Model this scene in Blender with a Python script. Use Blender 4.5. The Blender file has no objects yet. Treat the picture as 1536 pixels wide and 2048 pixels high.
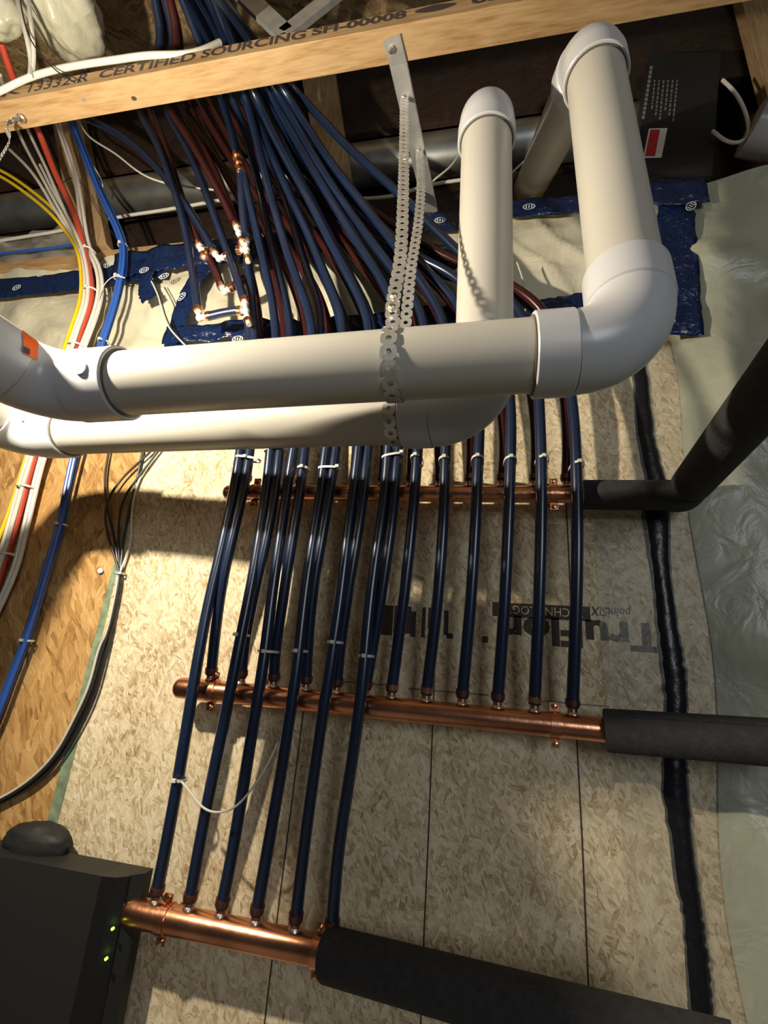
import bpy, bmesh, math, random
from mathutils import Vector, Matrix, noise
V = Vector
random.seed(7)
# ------------------------------------------------------------------ camera
FPX, CX, CY = 927.0, 768.0, 1024.0
CAM = V((0.0, -1.0, 1.5))
_Z = V((995 - CX, -(-1850 - CY), -FPX)).normalized()
_X = -V((-3895 - CX, -(955 - CY), -FPX)).normalized()
_X = (_X - _Z * _X.dot(_Z)).normalized()
_Y = _Z.cross(_X)
ROT = Matrix((_X, _Y, _Z))            # rows: world axes in camera coordinates -> camera to world
cam_d = bpy.data.cameras.new('camera')
cam_d.sensor_fit = 'HORIZONTAL'; cam_d.sensor_width = 36.0
cam_d.lens = FPX / 1536.0 * 36.0; cam_d.clip_start = 0.01
cam = bpy.data.objects.new('camera', cam_d)
bpy.context.scene.collection.objects.link(cam)
cam.matrix_world = Matrix.Translation(CAM) @ ROT.to_4x4()
bpy.context.scene.camera = cam
# ------------------------------------------------------------------ view, world, lights
sc = bpy.context.scene
sc.view_settings.view_transform = 'Standard'
sc.view_settings.look = 'None'
sc.view_settings.exposure = 0.0
sc.view_settings.gamma = 1.0
sc.view_settings.use_curve_mapping = False
wd = bpy.data.worlds.new('world'); sc.world = wd; wd.use_nodes = True
wd.node_tree.nodes['Background'].inputs[0].default_value = (0.75, 0.85, 1.0, 1)
wd.node_tree.nodes['Background'].inputs[1].default_value = 0.03
LAMP = V((-0.77, -0.77, 2.03))
def lamp(name, kind, loc, energy, color, size, rot=None, size_y=None):
    d = bpy.data.lights.new(name, kind); d.energy = energy; d.color = color
    if kind == 'AREA':
        d.size = size
    else:
        d.shadow_soft_size = size
    o = bpy.data.objects.new(name, d); sc.collection.objects.link(o); o.location = loc
    if rot: o.rotation_euler = rot
    return o
lamp('work_light', 'POINT', LAMP, 60.0, (1.0, 0.87, 0.68), 0.016)
fl = lamp('room_light', 'AREA', V((1.3, -2.9, 2.1)), 17.0, (0.93, 0.97, 1.0), 0.9)
fl.rotation_euler = (V((0.1, 0, 1.6)) - fl.location).to_track_quat('-Z', 'Y').to_euler()

# ------------------------------------------------------------------ helpers
COL = sc.collection
def P(u, v, y=0.0):
    d = ROT @ V((u - CX, -(v - CY), -FPX))
    return CAM + d * ((y - CAM.y) / d.y)
def PZ(u, v, z):
    d = ROT @ V((u - CX, -(v - CY), -FPX))
    return CAM + d * ((z - CAM.z) / d.z)
def wloc(o):
    p = V((0, 0, 0))
    while o is not None:
        p += o.location; o = o.parent
    return p
def tag(o, label=None, cat=None, group=None, kind=None):
    if label: o['label'] = label
    if cat: o['category'] = cat
    if group: o['group'] = group
    if kind: o['kind'] = kind
    return o
def obj(name, vf, mat, parent=None, smooth=False, label=None, at=None, **kw):
    vs, fs = vf
    c = V(at) if at is not None else sum((V(v) for v in vs), V((0, 0, 0))) / len(vs)
    me = bpy.data.meshes.new(name)
    me.from_pydata([tuple(V(v) - c) for v in vs], [], [tuple(f) for f in fs])
    bm = bmesh.new(); bm.from_mesh(me); bmesh.ops.recalc_face_normals(bm, faces=bm.faces); bm.to_mesh(me); bm.free()
    if smooth:
        for p in me.polygons: p.use_smooth = True
        if smooth == 'auto':
            me.set_sharp_from_angle(angle=math.radians(40))
    me.materials.append(mat)
    o = bpy.data.objects.new(name, me); COL.objects.link(o)
    if parent is not None:
        o.parent = parent; o.location = c - wloc(parent)
    else:
        o.location = c
    tag(o, label, **kw)
    return o
def empty(name, loc, label, cat, group=None):
    o = bpy.data.objects.new(name, None); COL.objects.link(o); o.location = loc
    o.empty_display_size = 0.02
    return tag(o, label, cat, group)
def join(*parts):
    vs, fs = [], []
    for v, f in parts:
        n = len(vs); vs += [V(x) for x in v]; fs += [[i + n for i in q] for q in f]
    return vs, fs
def box(lo, hi, b=0.0):
    x0, y0, z0 = lo; x1, y1, z1 = hi
    bm = bmesh.new(); bmesh.ops.create_cube(bm, size=1)
    for v in bm.verts:
        v.co = V(((x0 + x1) / 2 + v.co.x * (x1 - x0), (y0 + y1) / 2 + v.co.y * (y1 - y0), (z0 + z1) / 2 + v.co.z * (z1 - z0)))
    if b > 0: bmesh.ops.bevel(bm, geom=bm.edges[:], offset=b, segments=2, affect='EDGES', profile=0.5)
    bm.verts.index_update()
    r = ([v.co.copy() for v in bm.verts], [[v.index for v in f.verts] for f in bm.faces]); bm.free()
    return r
def prism(poly, depth):
    """poly: world points (planar), extruded by vector depth"""
    n = len(poly); poly = [V(p) for p in poly]; d = V(depth)
    vs = poly + [p + d for p in poly]
    return vs, [list(range(n)), list(range(2 * n - 1, n - 1, -1))] + [[i, (i + 1) % n, (i + 1) % n + n, i + n] for i in range(n)]
def smoothpath(pts, n=8):
    pts = [V(p) for p in pts]
    if len(pts) < 3: return pts
    out = []
    for i in range(len(pts) - 1):
        p0 = pts[i - 1] if i > 0 else pts[0] * 2 - pts[1]
        p1, p2 = pts[i], pts[i + 1]
        p3 = pts[i + 2] if i + 2 < len(pts) else pts[-1] * 2 - pts[-2]
        # centripetal-ish tangents
        l1 = max((p1 - p0).length, 1e-6); l2 = max((p2 - p1).length, 1e-6); l3 = max((p3 - p2).length, 1e-6)
        m1 = ((p2 - p1) / l2 * l1 + (p1 - p0) / l1 * l2) / (l1 + l2) * l2
        m2 = ((p3 - p2) / l3 * l2 + (p2 - p1) / l2 * l3) / (l2 + l3) * l2
        for k in range(n):
            t = k / n; t2 = t * t; t3 = t2 * t
            out.append(p1 * (2 * t3 - 3 * t2 + 1) + m1 * (t3 - 2 * t2 + t) + p2 * (-2 * t3 + 3 * t2) + m2 * (t3 - t2))
    out.append(pts[-1])
    return out
def sweep(pts, r, seg=12, cap=True, ry=None):
    """tube along pts; r scalar or list"""
    n = len(pts); vs, fs = [], []
    tg = [((pts[min(i + 1, n - 1)] - pts[max(i - 1, 0)])).normalized() for i in range(n)]
    a = V((0, 0, 1)) if abs(tg[0].z) < 0.9 else V((1, 0, 0))
    nn = (a - tg[0] * a.dot(tg[0])).normalized()
    for i in range(n):
        nn = (nn - tg[i] * nn.dot(tg[i])).normalized(); bb = tg[i].cross(nn)
        rr = r[i] if isinstance(r, (list, tuple)) else r
        for k in range(seg):
            an = 2 * math.pi * k / seg
            vs.append(pts[i] + nn * (math.cos(an) * rr) + bb * (math.sin(an) * rr * (ry or 1)))
    for i in range(n - 1):
        for k in range(seg):
            k2 = (k + 1) % seg
            fs.append([i * seg + k, i * seg + k2, (i + 1) * seg + k2, (i + 1) * seg + k])
    if cap:
        fs.append(list(range(seg - 1, -1, -1))); fs.append([(n - 1) * seg + k for k in range(seg)])
    return vs, fs
def cyl(a, b, r, seg=24, r2=None):
    return sweep([V(a), V(b)], [r, r if r2 is None else r2], seg)
def lathe(a, d, prof, seg=28):
    """profile of (distance along d, radius) around axis a+t*d"""
    a = V(a); d = V(d).normalized(); u = V((0, 0, 1)) if abs(d.z) < 0.9 else V((1, 0, 0))
    u = (u - d * u.dot(d)).normalized(); w = d.cross(u)
    vs, fs = [], []
    for t, r in prof:
        for k in range(seg):
            an = 2 * math.pi * k / seg
            vs.append(a + d * t + (u * math.cos(an) + w * math.sin(an)) * max(r, 1e-5))
    for i in range(len(prof) - 1):
        for k in range(seg):
            k2 = (k + 1) % seg; fs.append([i * seg + k, i * seg + k2, (i + 1) * seg + k2, (i + 1) * seg + k])
    fs.append(list(range(seg - 1, -1, -1))); fs.append([(len(prof) - 1) * seg + k for k in range(seg)])
    return vs, fs
def arc(p0, d0, d1, R, n=14):
    """quarter (or other) bend starting at p0 heading d0, ending heading d1"""
    d0 = V(d0).normalized(); d1 = V(d1).normalized(); ang = d0.angle(d1)
    side = (d1 - d0 * d1.dot(d0)).normalized(); c = V(p0) + side * R
    return [c - side * (R * math.cos(ang * i / n)) + d0 * (R * math.sin(ang * i / n)) for i in range(n + 1)]
def grid(fn, nu, nv):
    vs = [fn(i / nu, j / nv) for j in range(nv + 1) for i in range(nu + 1)]
    fs = [[j * (nu + 1) + i, j * (nu + 1) + i + 1, (j + 1) * (nu + 1) + i + 1, (j + 1) * (nu + 1) + i] for j in range(nv) for i in range(nu)]
    return vs, fs

# ------------------------------------------------------------------ materials
def newmat(name):
    m = bpy.data.materials.new(name); m.use_nodes = True
    nt = m.node_tree; return m, nt, nt.nodes['Principled BSDF']
def N(nt, t, **kw):
    n = nt.nodes.new(t)
    for k, v in kw.items(): setattr(n, k, v)
    return n
def plain(name, col, rough=0.5, metal=0.0, spec=0.5, var=0.0, vscale=30, bump=0.0, bscale=200, coat=0.0, trans=0.0, sheen=0.0):
    m, nt, b = newmat(name)
    b.inputs['Base Color'].default_value = (*col, 1)
    b.inputs['Roughness'].default_value = rough; b.inputs['Metallic'].default_value = metal
    b.inputs['Specular IOR Level'].default_value = spec
    if coat: b.inputs['Coat Weight'].default_value = coat; b.inputs['Coat Roughness'].default_value = 0.1
    if trans: b.inputs['Subsurface Weight'].default_value = trans; b.inputs['Subsurface Scale'].default_value = 0.01
    tc = N(nt, 'ShaderNodeTexCoord')
    if var:
        no = N(nt, 'ShaderNodeTexNoise'); no.inputs['Scale'].default_value = vscale; no.inputs['Detail'].default_value = 4
        nt.links.new(tc.outputs['Object'], no.inputs['Vector'])
        cr = N(nt, 'ShaderNodeValToRGB')
        cr.color_ramp.elements[0].position = 0.3; cr.color_ramp.elements[1].position = 0.7
        cr.color_ramp.elements[0].color = (*[c * (1 - var) for c in col], 1)
        cr.color_ramp.elements[1].color = (*[min(1, c * (1 + var)) for c in col], 1)
        nt.links.new(no.outputs['Fac'], cr.inputs[0]); nt.links.new(cr.outputs[0], b.inputs['Base Color'])
    if bump:
        nb = N(nt, 'ShaderNodeTexNoise'); nb.inputs['Scale'].default_value = bscale; nb.inputs['Detail'].default_value = 3
        nt.links.new(tc.outputs['Object'], nb.inputs['Vector'])
        bp = N(nt, 'ShaderNodeBump'); bp.inputs['Strength'].default_value = bump; bp.inputs['Distance'].default_value = 0.003
        nt.links.new(nb.outputs['Fac'], bp.inputs['Height']); nt.links.new(bp.outputs[0], b.inputs['Normal'])
    return m
def osb(name, cols, fl=1.0, rough=0.7, plane='XZ', stretch=3.2, rots=(0.3, 1.5, 2.5), bumpd=0.0015):
    m, nt, b = newmat(name)
    geo = N(nt, 'ShaderNodeNewGeometry')
    vec = geo.outputs['Position']
    if plane == 'XY':
        mp0 = N(nt, 'ShaderNodeMapping'); mp0.inputs['Rotation'].default_value = (math.pi / 2, 0, 0)
        nt.links.new(vec, mp0.inputs[0]); vec = mp0.outputs[0]
    dn = N(nt, 'ShaderNodeTexNoise'); dn.inputs['Scale'].default_value = 22 / fl; dn.inputs['Detail'].default_value = 3
    nt.links.new(vec, dn.inputs['Vector'])
    sub = N(nt, 'ShaderNodeVectorMath', operation='SUBTRACT'); sub.inputs[1].default_value = (0.5, 0.5, 0.5)
    nt.links.new(dn.outputs['Color'], sub.inputs[0])
    scl = N(nt, 'ShaderNodeVectorMath', operation='SCALE'); scl.inputs['Scale'].default_value = 0.022 * fl
    nt.links.new(sub.outputs[0], scl.inputs[0])
    add = N(nt, 'ShaderNodeVectorMath', operation='ADD')
    nt.links.new(vec, add.inputs[0]); nt.links.new(scl.outputs[0], add.inputs[1])
    vals = []; mps = []
    for k, ro in enumerate(rots):
        mp = N(nt, 'ShaderNodeMapping'); mp.vector_type = 'TEXTURE'
        mp.inputs['Rotation'].default_value = (0, ro, 0); mp.inputs['Location'].default_value = (k * 0.37, k * 0.1, k * 0.21)
        mp.inputs['Scale'].default_value = (stretch * fl, fl * 3, fl)
        nt.links.new(add.outputs[0], mp.inputs[0])
        vo = N(nt, 'ShaderNodeTexVoronoi'); vo.inputs['Scale'].default_value = (75, 60, 95)[k]
        nt.links.new(mp.outputs[0], vo.inputs['Vector'])
        sp = N(nt, 'ShaderNodeSeparateColor'); nt.links.new(vo.outputs['Color'], sp.inputs[0])
        vals.append(sp); mps.append(mp)
    g1 = N(nt, 'ShaderNodeMath', operation='GREATER_THAN'); g1.inputs[1].default_value = 0.6
    nt.links.new(vals[1].outputs[1], g1.inputs[0])
    mx = N(nt, 'ShaderNodeMix'); nt.links.new(g1.outputs[0], mx.inputs[0])
    nt.links.new(vals[0].outputs[0], mx.inputs[2]); nt.links.new(vals[1].outputs[0], mx.inputs[3])
    g2 = N(nt, 'ShaderNodeMath', operation='GREATER_THAN'); g2.inputs[1].default_value = 0.55
    nt.links.new(vals[2].outputs[1], g2.inputs[0])
    mx2 = N(nt, 'ShaderNodeMix'); nt.links.new(g2.outputs[0], mx2.inputs[0])
    nt.links.new(mx.outputs[0], mx2.inputs[2]); nt.links.new(vals[2].outputs[0], mx2.inputs[3])
    # fibres running along each flake, soft blotches
    fb = []
    for k in (0, 1, 2):
        f2 = N(nt, 'ShaderNodeTexNoise'); f2.inputs['Scale'].default_value = 170; f2.inputs['Detail'].default_value = 4; f2.inputs['Roughness'].default_value = 0.75
        mq = N(nt, 'ShaderNodeMapping'); mq.inputs['Scale'].default_value = (0.45, 1, 1.0)
        nt.links.new(mps[k].outputs[0], mq.inputs[0]); nt.links.new(mq.outputs[0], f2.inputs['Vector']); fb.append(f2)
    x1 = N(nt, 'ShaderNodeMix'); nt.links.new(g1.outputs[0], x1.inputs[0]); nt.links.new(fb[0].outputs['Fac'], x1.inputs[2]); nt.links.new(fb[1].outputs['Fac'], x1.inputs[3])
    fn_ = N(nt, 'ShaderNodeMix'); nt.links.new(g2.outputs[0], fn_.inputs[0]); nt.links.new(x1.outputs[0], fn_.inputs[2]); nt.links.new(fb[2].outputs['Fac'], fn_.inputs[3])
    bn = N(nt, 'ShaderNodeTexNoise'); bn.inputs['Scale'].default_value = 9; bn.inputs['Detail'].default_value = 3; nt.links.new(vec, bn.inputs['Vector'])
    ma = N(nt, 'ShaderNodeMath', operation='MULTIPLY_ADD'); ma.inputs[1].default_value = 1.05
    nt.links.new(fn_.outputs[0], ma.inputs[0])
    m3 = N(nt, 'ShaderNodeMath', operation='MULTIPLY'); m3.inputs[1].default_value = 0.42
    nt.links.new(mx2.outputs[0], m3.inputs[0]); nt.links.new(m3.outputs[0], ma.inputs[2])
    m4 = N(nt, 'ShaderNodeMath', operation='MULTIPLY_ADD'); m4.inputs[1].default_value = 0.45; nt.links.new(bn.outputs['Fac'], m4.inputs[0]); nt.links.new(ma.outputs[0], m4.inputs[2])
    cr = N(nt, 'ShaderNodeValToRGB'); el = cr.color_ramp.elements
    pos = [0.45, 0.68, 0.92, 1.15, 1.4]
    m5 = N(nt, 'ShaderNodeMath', operation='MULTIPLY'); m5.inputs[1].default_value = 0.68
    nt.links.new(m4.outputs[0], m5.inputs[0]); nt.links.new(m5.outputs[0], cr.inputs[0])
    while len(el) < len(cols): el.new(0.5)
    for e, p, c in zip(el, pos, cols): e.position = p * 0.68; e.color = (*c, 1)
    nt.links.new(cr.outputs[0], b.inputs['Base Color'])
    b.inputs['Roughness'].default_value = rough
    bp = N(nt, 'ShaderNodeBump'); bp.inputs['Strength'].default_value = 0.55; bp.inputs['Distance'].default_value = bumpd
    nt.links.new(m4.outputs[0], bp.inputs['Height']); nt.links.new(bp.outputs[0], b.inputs['Normal'])
    return m
def wood(name, c0, c1, c2, axis='X', rough=0.6, sc_=1.0):
    m, nt, b = newmat(name)
    tc = N(nt, 'ShaderNodeTexCoord'); mp = N(nt, 'ShaderNodeMapping')
    s = {'X': (1.6, 14, 14), 'Z': (14, 14, 1.6)}[axis]
    mp.inputs['Scale'].default_value = [q * sc_ for q in s]
    nt.links.new(tc.outputs['Object'], mp.inputs[0])
    n1 = N(nt, 'ShaderNodeTexNoise'); n1.inputs['Scale'].default_value = 1.4; n1.inputs['Detail'].default_value = 2; n1.inputs['Distortion'].default_value = 1.2
    nt.links.new(mp.outputs[0], n1.inputs['Vector'])
    mm = N(nt, 'ShaderNodeMath', operation='MULTIPLY'); mm.inputs[1].default_value = 9; nt.links.new(n1.outputs['Fac'], mm.inputs[0])
    fr = N(nt, 'ShaderNodeMath', operation='PINGPONG'); fr.inputs[1].default_value = 1.0; nt.links.new(mm.outputs[0], fr.inputs[0])
    n2 = N(nt, 'ShaderNodeTexNoise'); n2.inputs['Scale'].default_value = 12; n2.inputs['Detail'].default_value = 5; nt.links.new(mp.outputs[0], n2.inputs['Vector'])
    mix = N(nt, 'ShaderNodeMath', operation='MULTIPLY_ADD'); mix.inputs[1].default_value = 0.3
    nt.links.new(fr.outputs[0], mix.inputs[0]); nt.links.new(n2.outputs['Fac'], mix.inputs[2])
    cr = N(nt, 'ShaderNodeValToRGB'); el = cr.color_ramp.elements; el.new(0.6)
    for e, p, c in zip(el, (0.35, 0.6, 0.85), (c0, c1, c2)): e.position = p; e.color = (*c, 1)
    nt.links.new(mix.outputs[0], cr.inputs[0]); nt.links.new(cr.outputs[0], b.inputs['Base Color'])
    b.inputs['Roughness'].default_value = rough
    bp = N(nt, 'ShaderNodeBump'); bp.inputs['Strength'].default_value = 0.25; bp.inputs['Distance'].default_value = 0.001
    nt.links.new(mix.outputs[0], bp.inputs['Height']); nt.links.new(bp.outputs[0], b.inputs['Normal'])
    return m
M = {}
M['osb_pale'] = osb('pale_osb', [(0.14, 0.08, 0.032), (0.40, 0.29, 0.15), (0.66, 0.54, 0.34), (0.80, 0.70, 0.49), (0.90, 0.84, 0.66)], 0.50, stretch=3.0, rots=(0.35, 2.0, 1.15), bumpd=0.0015)
M['osb_warm'] = osb('warm_osb', [(0.10, 0.042, 0.012), (0.26, 0.125, 0.035), (0.44, 0.245, 0.078), (0.56, 0.345, 0.13), (0.68, 0.48, 0.225)], 1.3, stretch=4.2, rots=(1.2, 1.9, 0.9))
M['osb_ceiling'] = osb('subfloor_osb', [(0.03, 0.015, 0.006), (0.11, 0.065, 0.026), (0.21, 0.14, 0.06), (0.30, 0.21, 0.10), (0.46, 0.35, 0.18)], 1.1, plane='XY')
M['osb_shaded'] = osb('shaded_rim_osb', [(0.006, 0.003, 0.0015), (0.014, 0.007, 0.003), (0.022, 0.011, 0.005), (0.03, 0.015, 0.007), (0.05, 0.026, 0.012)], 1.2)  # near-black OSB: the unlit depth of the joist bay painted into its colour
M['lumber'] = wood('spruce_lumber', (0.27, 0.155, 0.062), (0.37, 0.235, 0.105), (0.43, 0.29, 0.145))
M['lumber_post'] = wood('spruce_post', (0.26, 0.16, 0.075), (0.36, 0.24, 0.12), (0.42, 0.29, 0.155), axis='Z')
M['pvc'] = plain('pvc_pipe', (0.49, 0.47, 0.415), 0.34, var=0.03, vscale=6)
M['pvcfit'] = plain('pvc_fitting', (0.53, 0.54, 0.56), 0.30, spec=0.5)
M['primer'] = plain('pipe_cement', (0.12, 0.10, 0.08), 0.4)
M['pex_blue'] = plain('blue_pex', (0.006, 0.0155, 0.045), 0.28, var=0.2, vscale=12, spec=0.85)
M['pex_red'] = plain('maroon_pex', (0.040, 0.008, 0.009), 0.26, spec=0.6)
M['copper'] = plain('copper', (0.66, 0.30, 0.17), 0.27, metal=1.0, var=0.30, vscale=16, bump=0.15, bscale=60)
M['copper_dark'] = plain('dark_copper', (0.22, 0.10, 0.07), 0.35, metal=0.9, var=0.4, vscale=60)
M['copper_bright'] = plain('bright_copper', (0.95, 0.50, 0.28), 0.22, metal=1.0)
M['solder'] = plain('solder', (0.62, 0.56, 0.48), 0.35, metal=1.0, bump=0.3)
M['galv'] = plain('galvanised_steel', (0.60, 0.61, 0.60), 0.42, metal=0.75, var=0.15, vscale=30, bump=0.1)
M['galv_duct'] = plain('duct_steel', (0.42, 0.44, 0.43), 0.36, metal=0.9, var=0.25, vscale=14, bump=0.2, bscale=12)
M['foam'] = plain('black_foam', (0.030, 0.030, 0.032), 0.85, bump=0.6, bscale=420, var=0.25, vscale=80)
M['tie'] = plain('white_nylon', (0.62, 0.62, 0.58), 0.4)
M['white_cable'] = plain('white_cable_jacket', (0.62, 0.60, 0.54), 0.4)
M['red_cable'] = plain('red_cable_jacket', (0.55, 0.075, 0.04), 0.4)
M['yellow_cable'] = plain('yellow_cable_jacket', (0.70, 0.50, 0.012), 0.4)
M['blue_cable'] = plain('blue_cable_jacket', (0.025, 0.10, 0.42), 0.35)
M['black_cable'] = plain('black_cable_jacket', (0.018, 0.016, 0.016), 0.4)
M['mastic'] = plain('black_mastic', (0.010, 0.010, 0.013), 0.3, bump=0.5, bscale=60, spec=0.4)
M['ink'] = plain('black_ink', (0.05, 0.035, 0.03), 0.7)
M['plastic_black'] = plain('black_plastic', (0.018, 0.019, 0.018), 0.55, bump=0.15, bscale=600, spec=0.3)
M['gloss_black'] = plain('glossy_black_plastic', (0.006, 0.006, 0.007), 0.45)
M['cardboard_black'] = plain('black_carton', (0.006, 0.006, 0.007), 0.75)
M['white_paper'] = plain('white_sticker', (0.75, 0.72, 0.68), 0.6)
M['red_paper'] = plain('red_sticker', (0.50, 0.015, 0.03), 0.6)
M['orange'] = plain('orange_sticker', (0.80, 0.13, 0.02), 0.5)
M['white_ink'] = plain('white_ink', (0.60, 0.63, 0.70), 0.5)
M['grey_ink'] = plain('grey_ink', (0.20, 0.20, 0.20), 0.6)
M['green_wood'] = plain('green_edge_paint', (0.20, 0.27, 0.17), 0.7, var=0.45, vscale=35)
M['concrete'] = plain('concrete', (0.3, 0.29, 0.27), 0.9, var=0.2, vscale=5)
def led():
    m, nt, b = newmat('green_led'); b.inputs['Base Color'].default_value = (0.3, 0.9, 0.1, 1)
    b.inputs['Emission Color'].default_value = (0.45, 1.0, 0.05, 1); b.inputs['Emission Strength'].default_value = 4.0
    return m
M['led'] = led()
def tape_mat():
    m, nt, b = newmat('blue_sheathing_tape')
    b.inputs['Base Color'].default_value = (0.004, 0.015, 0.060, 1); b.inputs['Roughness'].default_value = 0.2
    tc = N(nt, 'ShaderNodeNewGeometry'); no = N(nt, 'ShaderNodeTexNoise'); no.inputs['Scale'].default_value = 28; no.inputs['Detail'].default_value = 4; no.inputs['Distortion'].default_value = 1.5
    nt.links.new(tc.outputs['Position'], no.inputs['Vector'])
    bp = N(nt, 'ShaderNodeBump'); bp.inputs['Strength'].default_value = 0.9; bp.inputs['Distance'].default_value = 0.010
    nt.links.new(no.outputs['Fac'], bp.inputs['Height']); nt.links.new(bp.outputs[0], b.inputs['Normal'])
    return m
M['tape'] = tape_mat()
def poly_mat(name, col, alpha=1.0, rough=0.3, spots=True):
    m, nt, b = newmat(name)
    tc = N(nt, 'ShaderNodeNewGeometry')
    no = N(nt, 'ShaderNodeTexNoise'); no.inputs['Scale'].default_value = 5; no.inputs['Detail'].default_value = 5; no.inputs['Distortion'].default_value = 0.8
    nt.links.new(tc.outputs['Position'], no.inputs['Vector'])
    cr = N(nt, 'ShaderNodeValToRGB'); el = cr.color_ramp.elements
    el[0].position = 0.35; el[1].position = 0.65
    el[0].color = (*[c * 0.72 for c in col], 1); el[1].color = (*col, 1)
    nt.links.new(no.outputs['Fac'], cr.inputs[0]); nt.links.new(cr.outputs[0], b.inputs['Base Color'])
    b.inputs['Roughness'].default_value = rough; b.inputs['Alpha'].default_value = alpha
    bp = N(nt, 'ShaderNodeBump'); bp.inputs['Strength'].default_value = 0.45; bp.inputs['Distance'].default_value = 0.012
    n2 = N(nt, 'ShaderNodeTexNoise'); n2.inputs['Scale'].default_value = 16; n2.inputs['Detail'].default_value = 3; n2.inputs['Distortion'].default_value = 1.0
    nt.links.new(tc.outputs['Position'], n2.inputs['Vector'])
    nt.links.new(n2.outputs['Fac'], bp.inputs['Height']); nt.links.new(bp.outputs[0], b.inputs['Normal'])
    return m
M['poly'] = poly_mat('insulation_vapour_barrier', (0.70, 0.66, 0.50))
M['poly_right'] = poly_mat('milky_plastic_sheet', (0.46, 0.47, 0.36), rough=0.35)
M['poly_thin'] = poly_mat('thin_clear_plastic', (0.55, 0.56, 0.47), alpha=0.22, rough=0.3)

# ------------------------------------------------------------------ setting
TH = 0.012
ZP0, ZP1 = 2.69, 2.735        # top plate
ZT = 2.26                     # top of the boards
obj('wall_back', box((-0.888, 0.0, 0.0), (0.62, TH, ZT)), M['osb_pale'], kind='structure')
obj('wall_left', box((-3.2, 0.002, 0.0), (-0.8885, 0.002 + TH, ZT)), M['osb_warm'], kind='structure')
tr = obj('trim_1', prism([(-0.888, -0.0008, 0.0), (-0.888 + 0.030, -0.0008, 0.0), (-0.888 + 0.026, -0.0008, 1.3), (-0.888 + 0.012, -0.0008, 1.75), (-0.888 + 0.008, -0.0008, ZT), (-0.888, -0.0008, ZT)], (0, 0.0006, 0)), M['green_wood'], kind='structure')
obj('floor', box((-3.2, -3.6, -0.05), (2.2, 0.12, 0.0)), M['concrete'], kind='structure')
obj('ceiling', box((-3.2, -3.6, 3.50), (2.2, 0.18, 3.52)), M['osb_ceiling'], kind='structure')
obj('wall_rear', box((-3.2, 0.165, ZP1), (2.2, 0.18, 3.50)), M['osb_shaded'], kind='structure')  # wall behind the duct, with the bay's shade in its colour
obj('wall_outer', box((-3.2, 0.075, 0.0), (2.2, 0.087, 2.69)), M['osb_shaded'], kind='structure')
obj('trim_2', box((-3.2, 0.0, ZP0), (2.2, 0.11, ZP1), 0.003), M['lumber'], kind='structure')   # top plate
obj('trim_3', box((-3.2, 0.115, ZP1), (2.2, 0.127, ZP1 + 0.11)), M['osb_ceiling' if False else 'osb_warm'], kind='structure')

obj('trim_12', box((-3.2, 0.03, 3.17), (2.2, 0.05, 3.5)), M['osb_shaded'], kind='structure')  # added dark board, hides the lit ceiling so the bay reads as shade
# vapour barrier over the insulation between board top and plate
def puff(x0, x1, z0, z1, y0, amp, nu, nv, seed, f=5.0, fold=0.0):
    def fn(a, b):
        x = x0 + (x1 - x0) * a; z = z0 + (z1 - z0) * b
        n = noise.noise(V((x * f + seed, z * f * 1.4, seed))) + 0.5 * noise.noise(V((x * f * 2.3, z * f * 3 + seed, 1.7)))
        r = fold * (1 - abs(noise.noise(V(((x * 1.0 + z * 0.9) * 9, (z - x) * 2.0, seed)))) * 4)
        return V((x, y0 - amp * n - max(0, r), z))
    v, f_ = grid(fn, nu, nv)
    return v, f_
obj('insulation_sheet', puff(-3.2, -0.86, ZT - 0.02, ZP0 + 0.005, 0.012, 0.022, 150, 40, 3.1, 4.0, 0.010), M['poly'], smooth=True,
    label='cream plastic covered insulation left of the slanted blue tape', cat='insulation')
obj('insulation_sheet', puff(-0.86, 0.44, ZT - 0.02, ZP0 + 0.005, 0.014, 0.020, 110, 40, 8.1, 5.0, 0.010), M['poly'], smooth=True,
    label='cream plastic covered insulation behind the fan of blue pipes', cat='insulation')
# right: milky sheet over insulation, thin overlap on the board
def rsheet(a, b):
    z = 0.0 + (ZP0 + 0.01) * b
    xe = 0.425 + 0.012 * math.sin(z * 4.1) + 0.01 * math.sin(z * 9.3)
    x = xe + (2.2 - xe) * (a ** 1.5)
    n = noise.noise(V((x * 2.5, z * 2.0, 4))) + 0.4 * noise.noise(V((x * 7, z * 5, 9)))
    r = 0.022 * max(0, 1 - abs(noise.noise(V(((x * 0.8 + z * 0.5) * 4, (z - x) * 1.2, 2)))) * 5)
    e = min(1, (x - xe) / 0.10)
    return V((x, -0.004 - 0.03 * e - e * (0.025 * n + r), z))
obj('plastic_sheet', grid(rsheet, 60, 150), M['poly_right'], smooth=True,
    label='milky plastic sheet covering the wall insulation right of the pale board', cat='plastic sheet')
def rthin(a, b):
    z = 0.3 + (2.255 - 0.3) * b
    x0 = 0.262 + 0.02 * math.sin(z * 3.0) + (0.06 if z > 1.9 else 0)
    x1 = 0.425 + 0.012 * math.sin(z * 4.1) + 0.01 * math.sin(z * 9.3)
    x = x0 + (x1 - x0) * a
    return V((x, -0.0025 - 0.0025 * (0.5 + noise.noise(V((x * 14, z * 6, 3)))), z))
obj('plastic_flap', grid(rthin, 14, 120), M['poly_thin'], smooth=True,
    label='thin clear plastic flap lapping over the right edge of the pale board', cat='plastic sheet')
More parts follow.
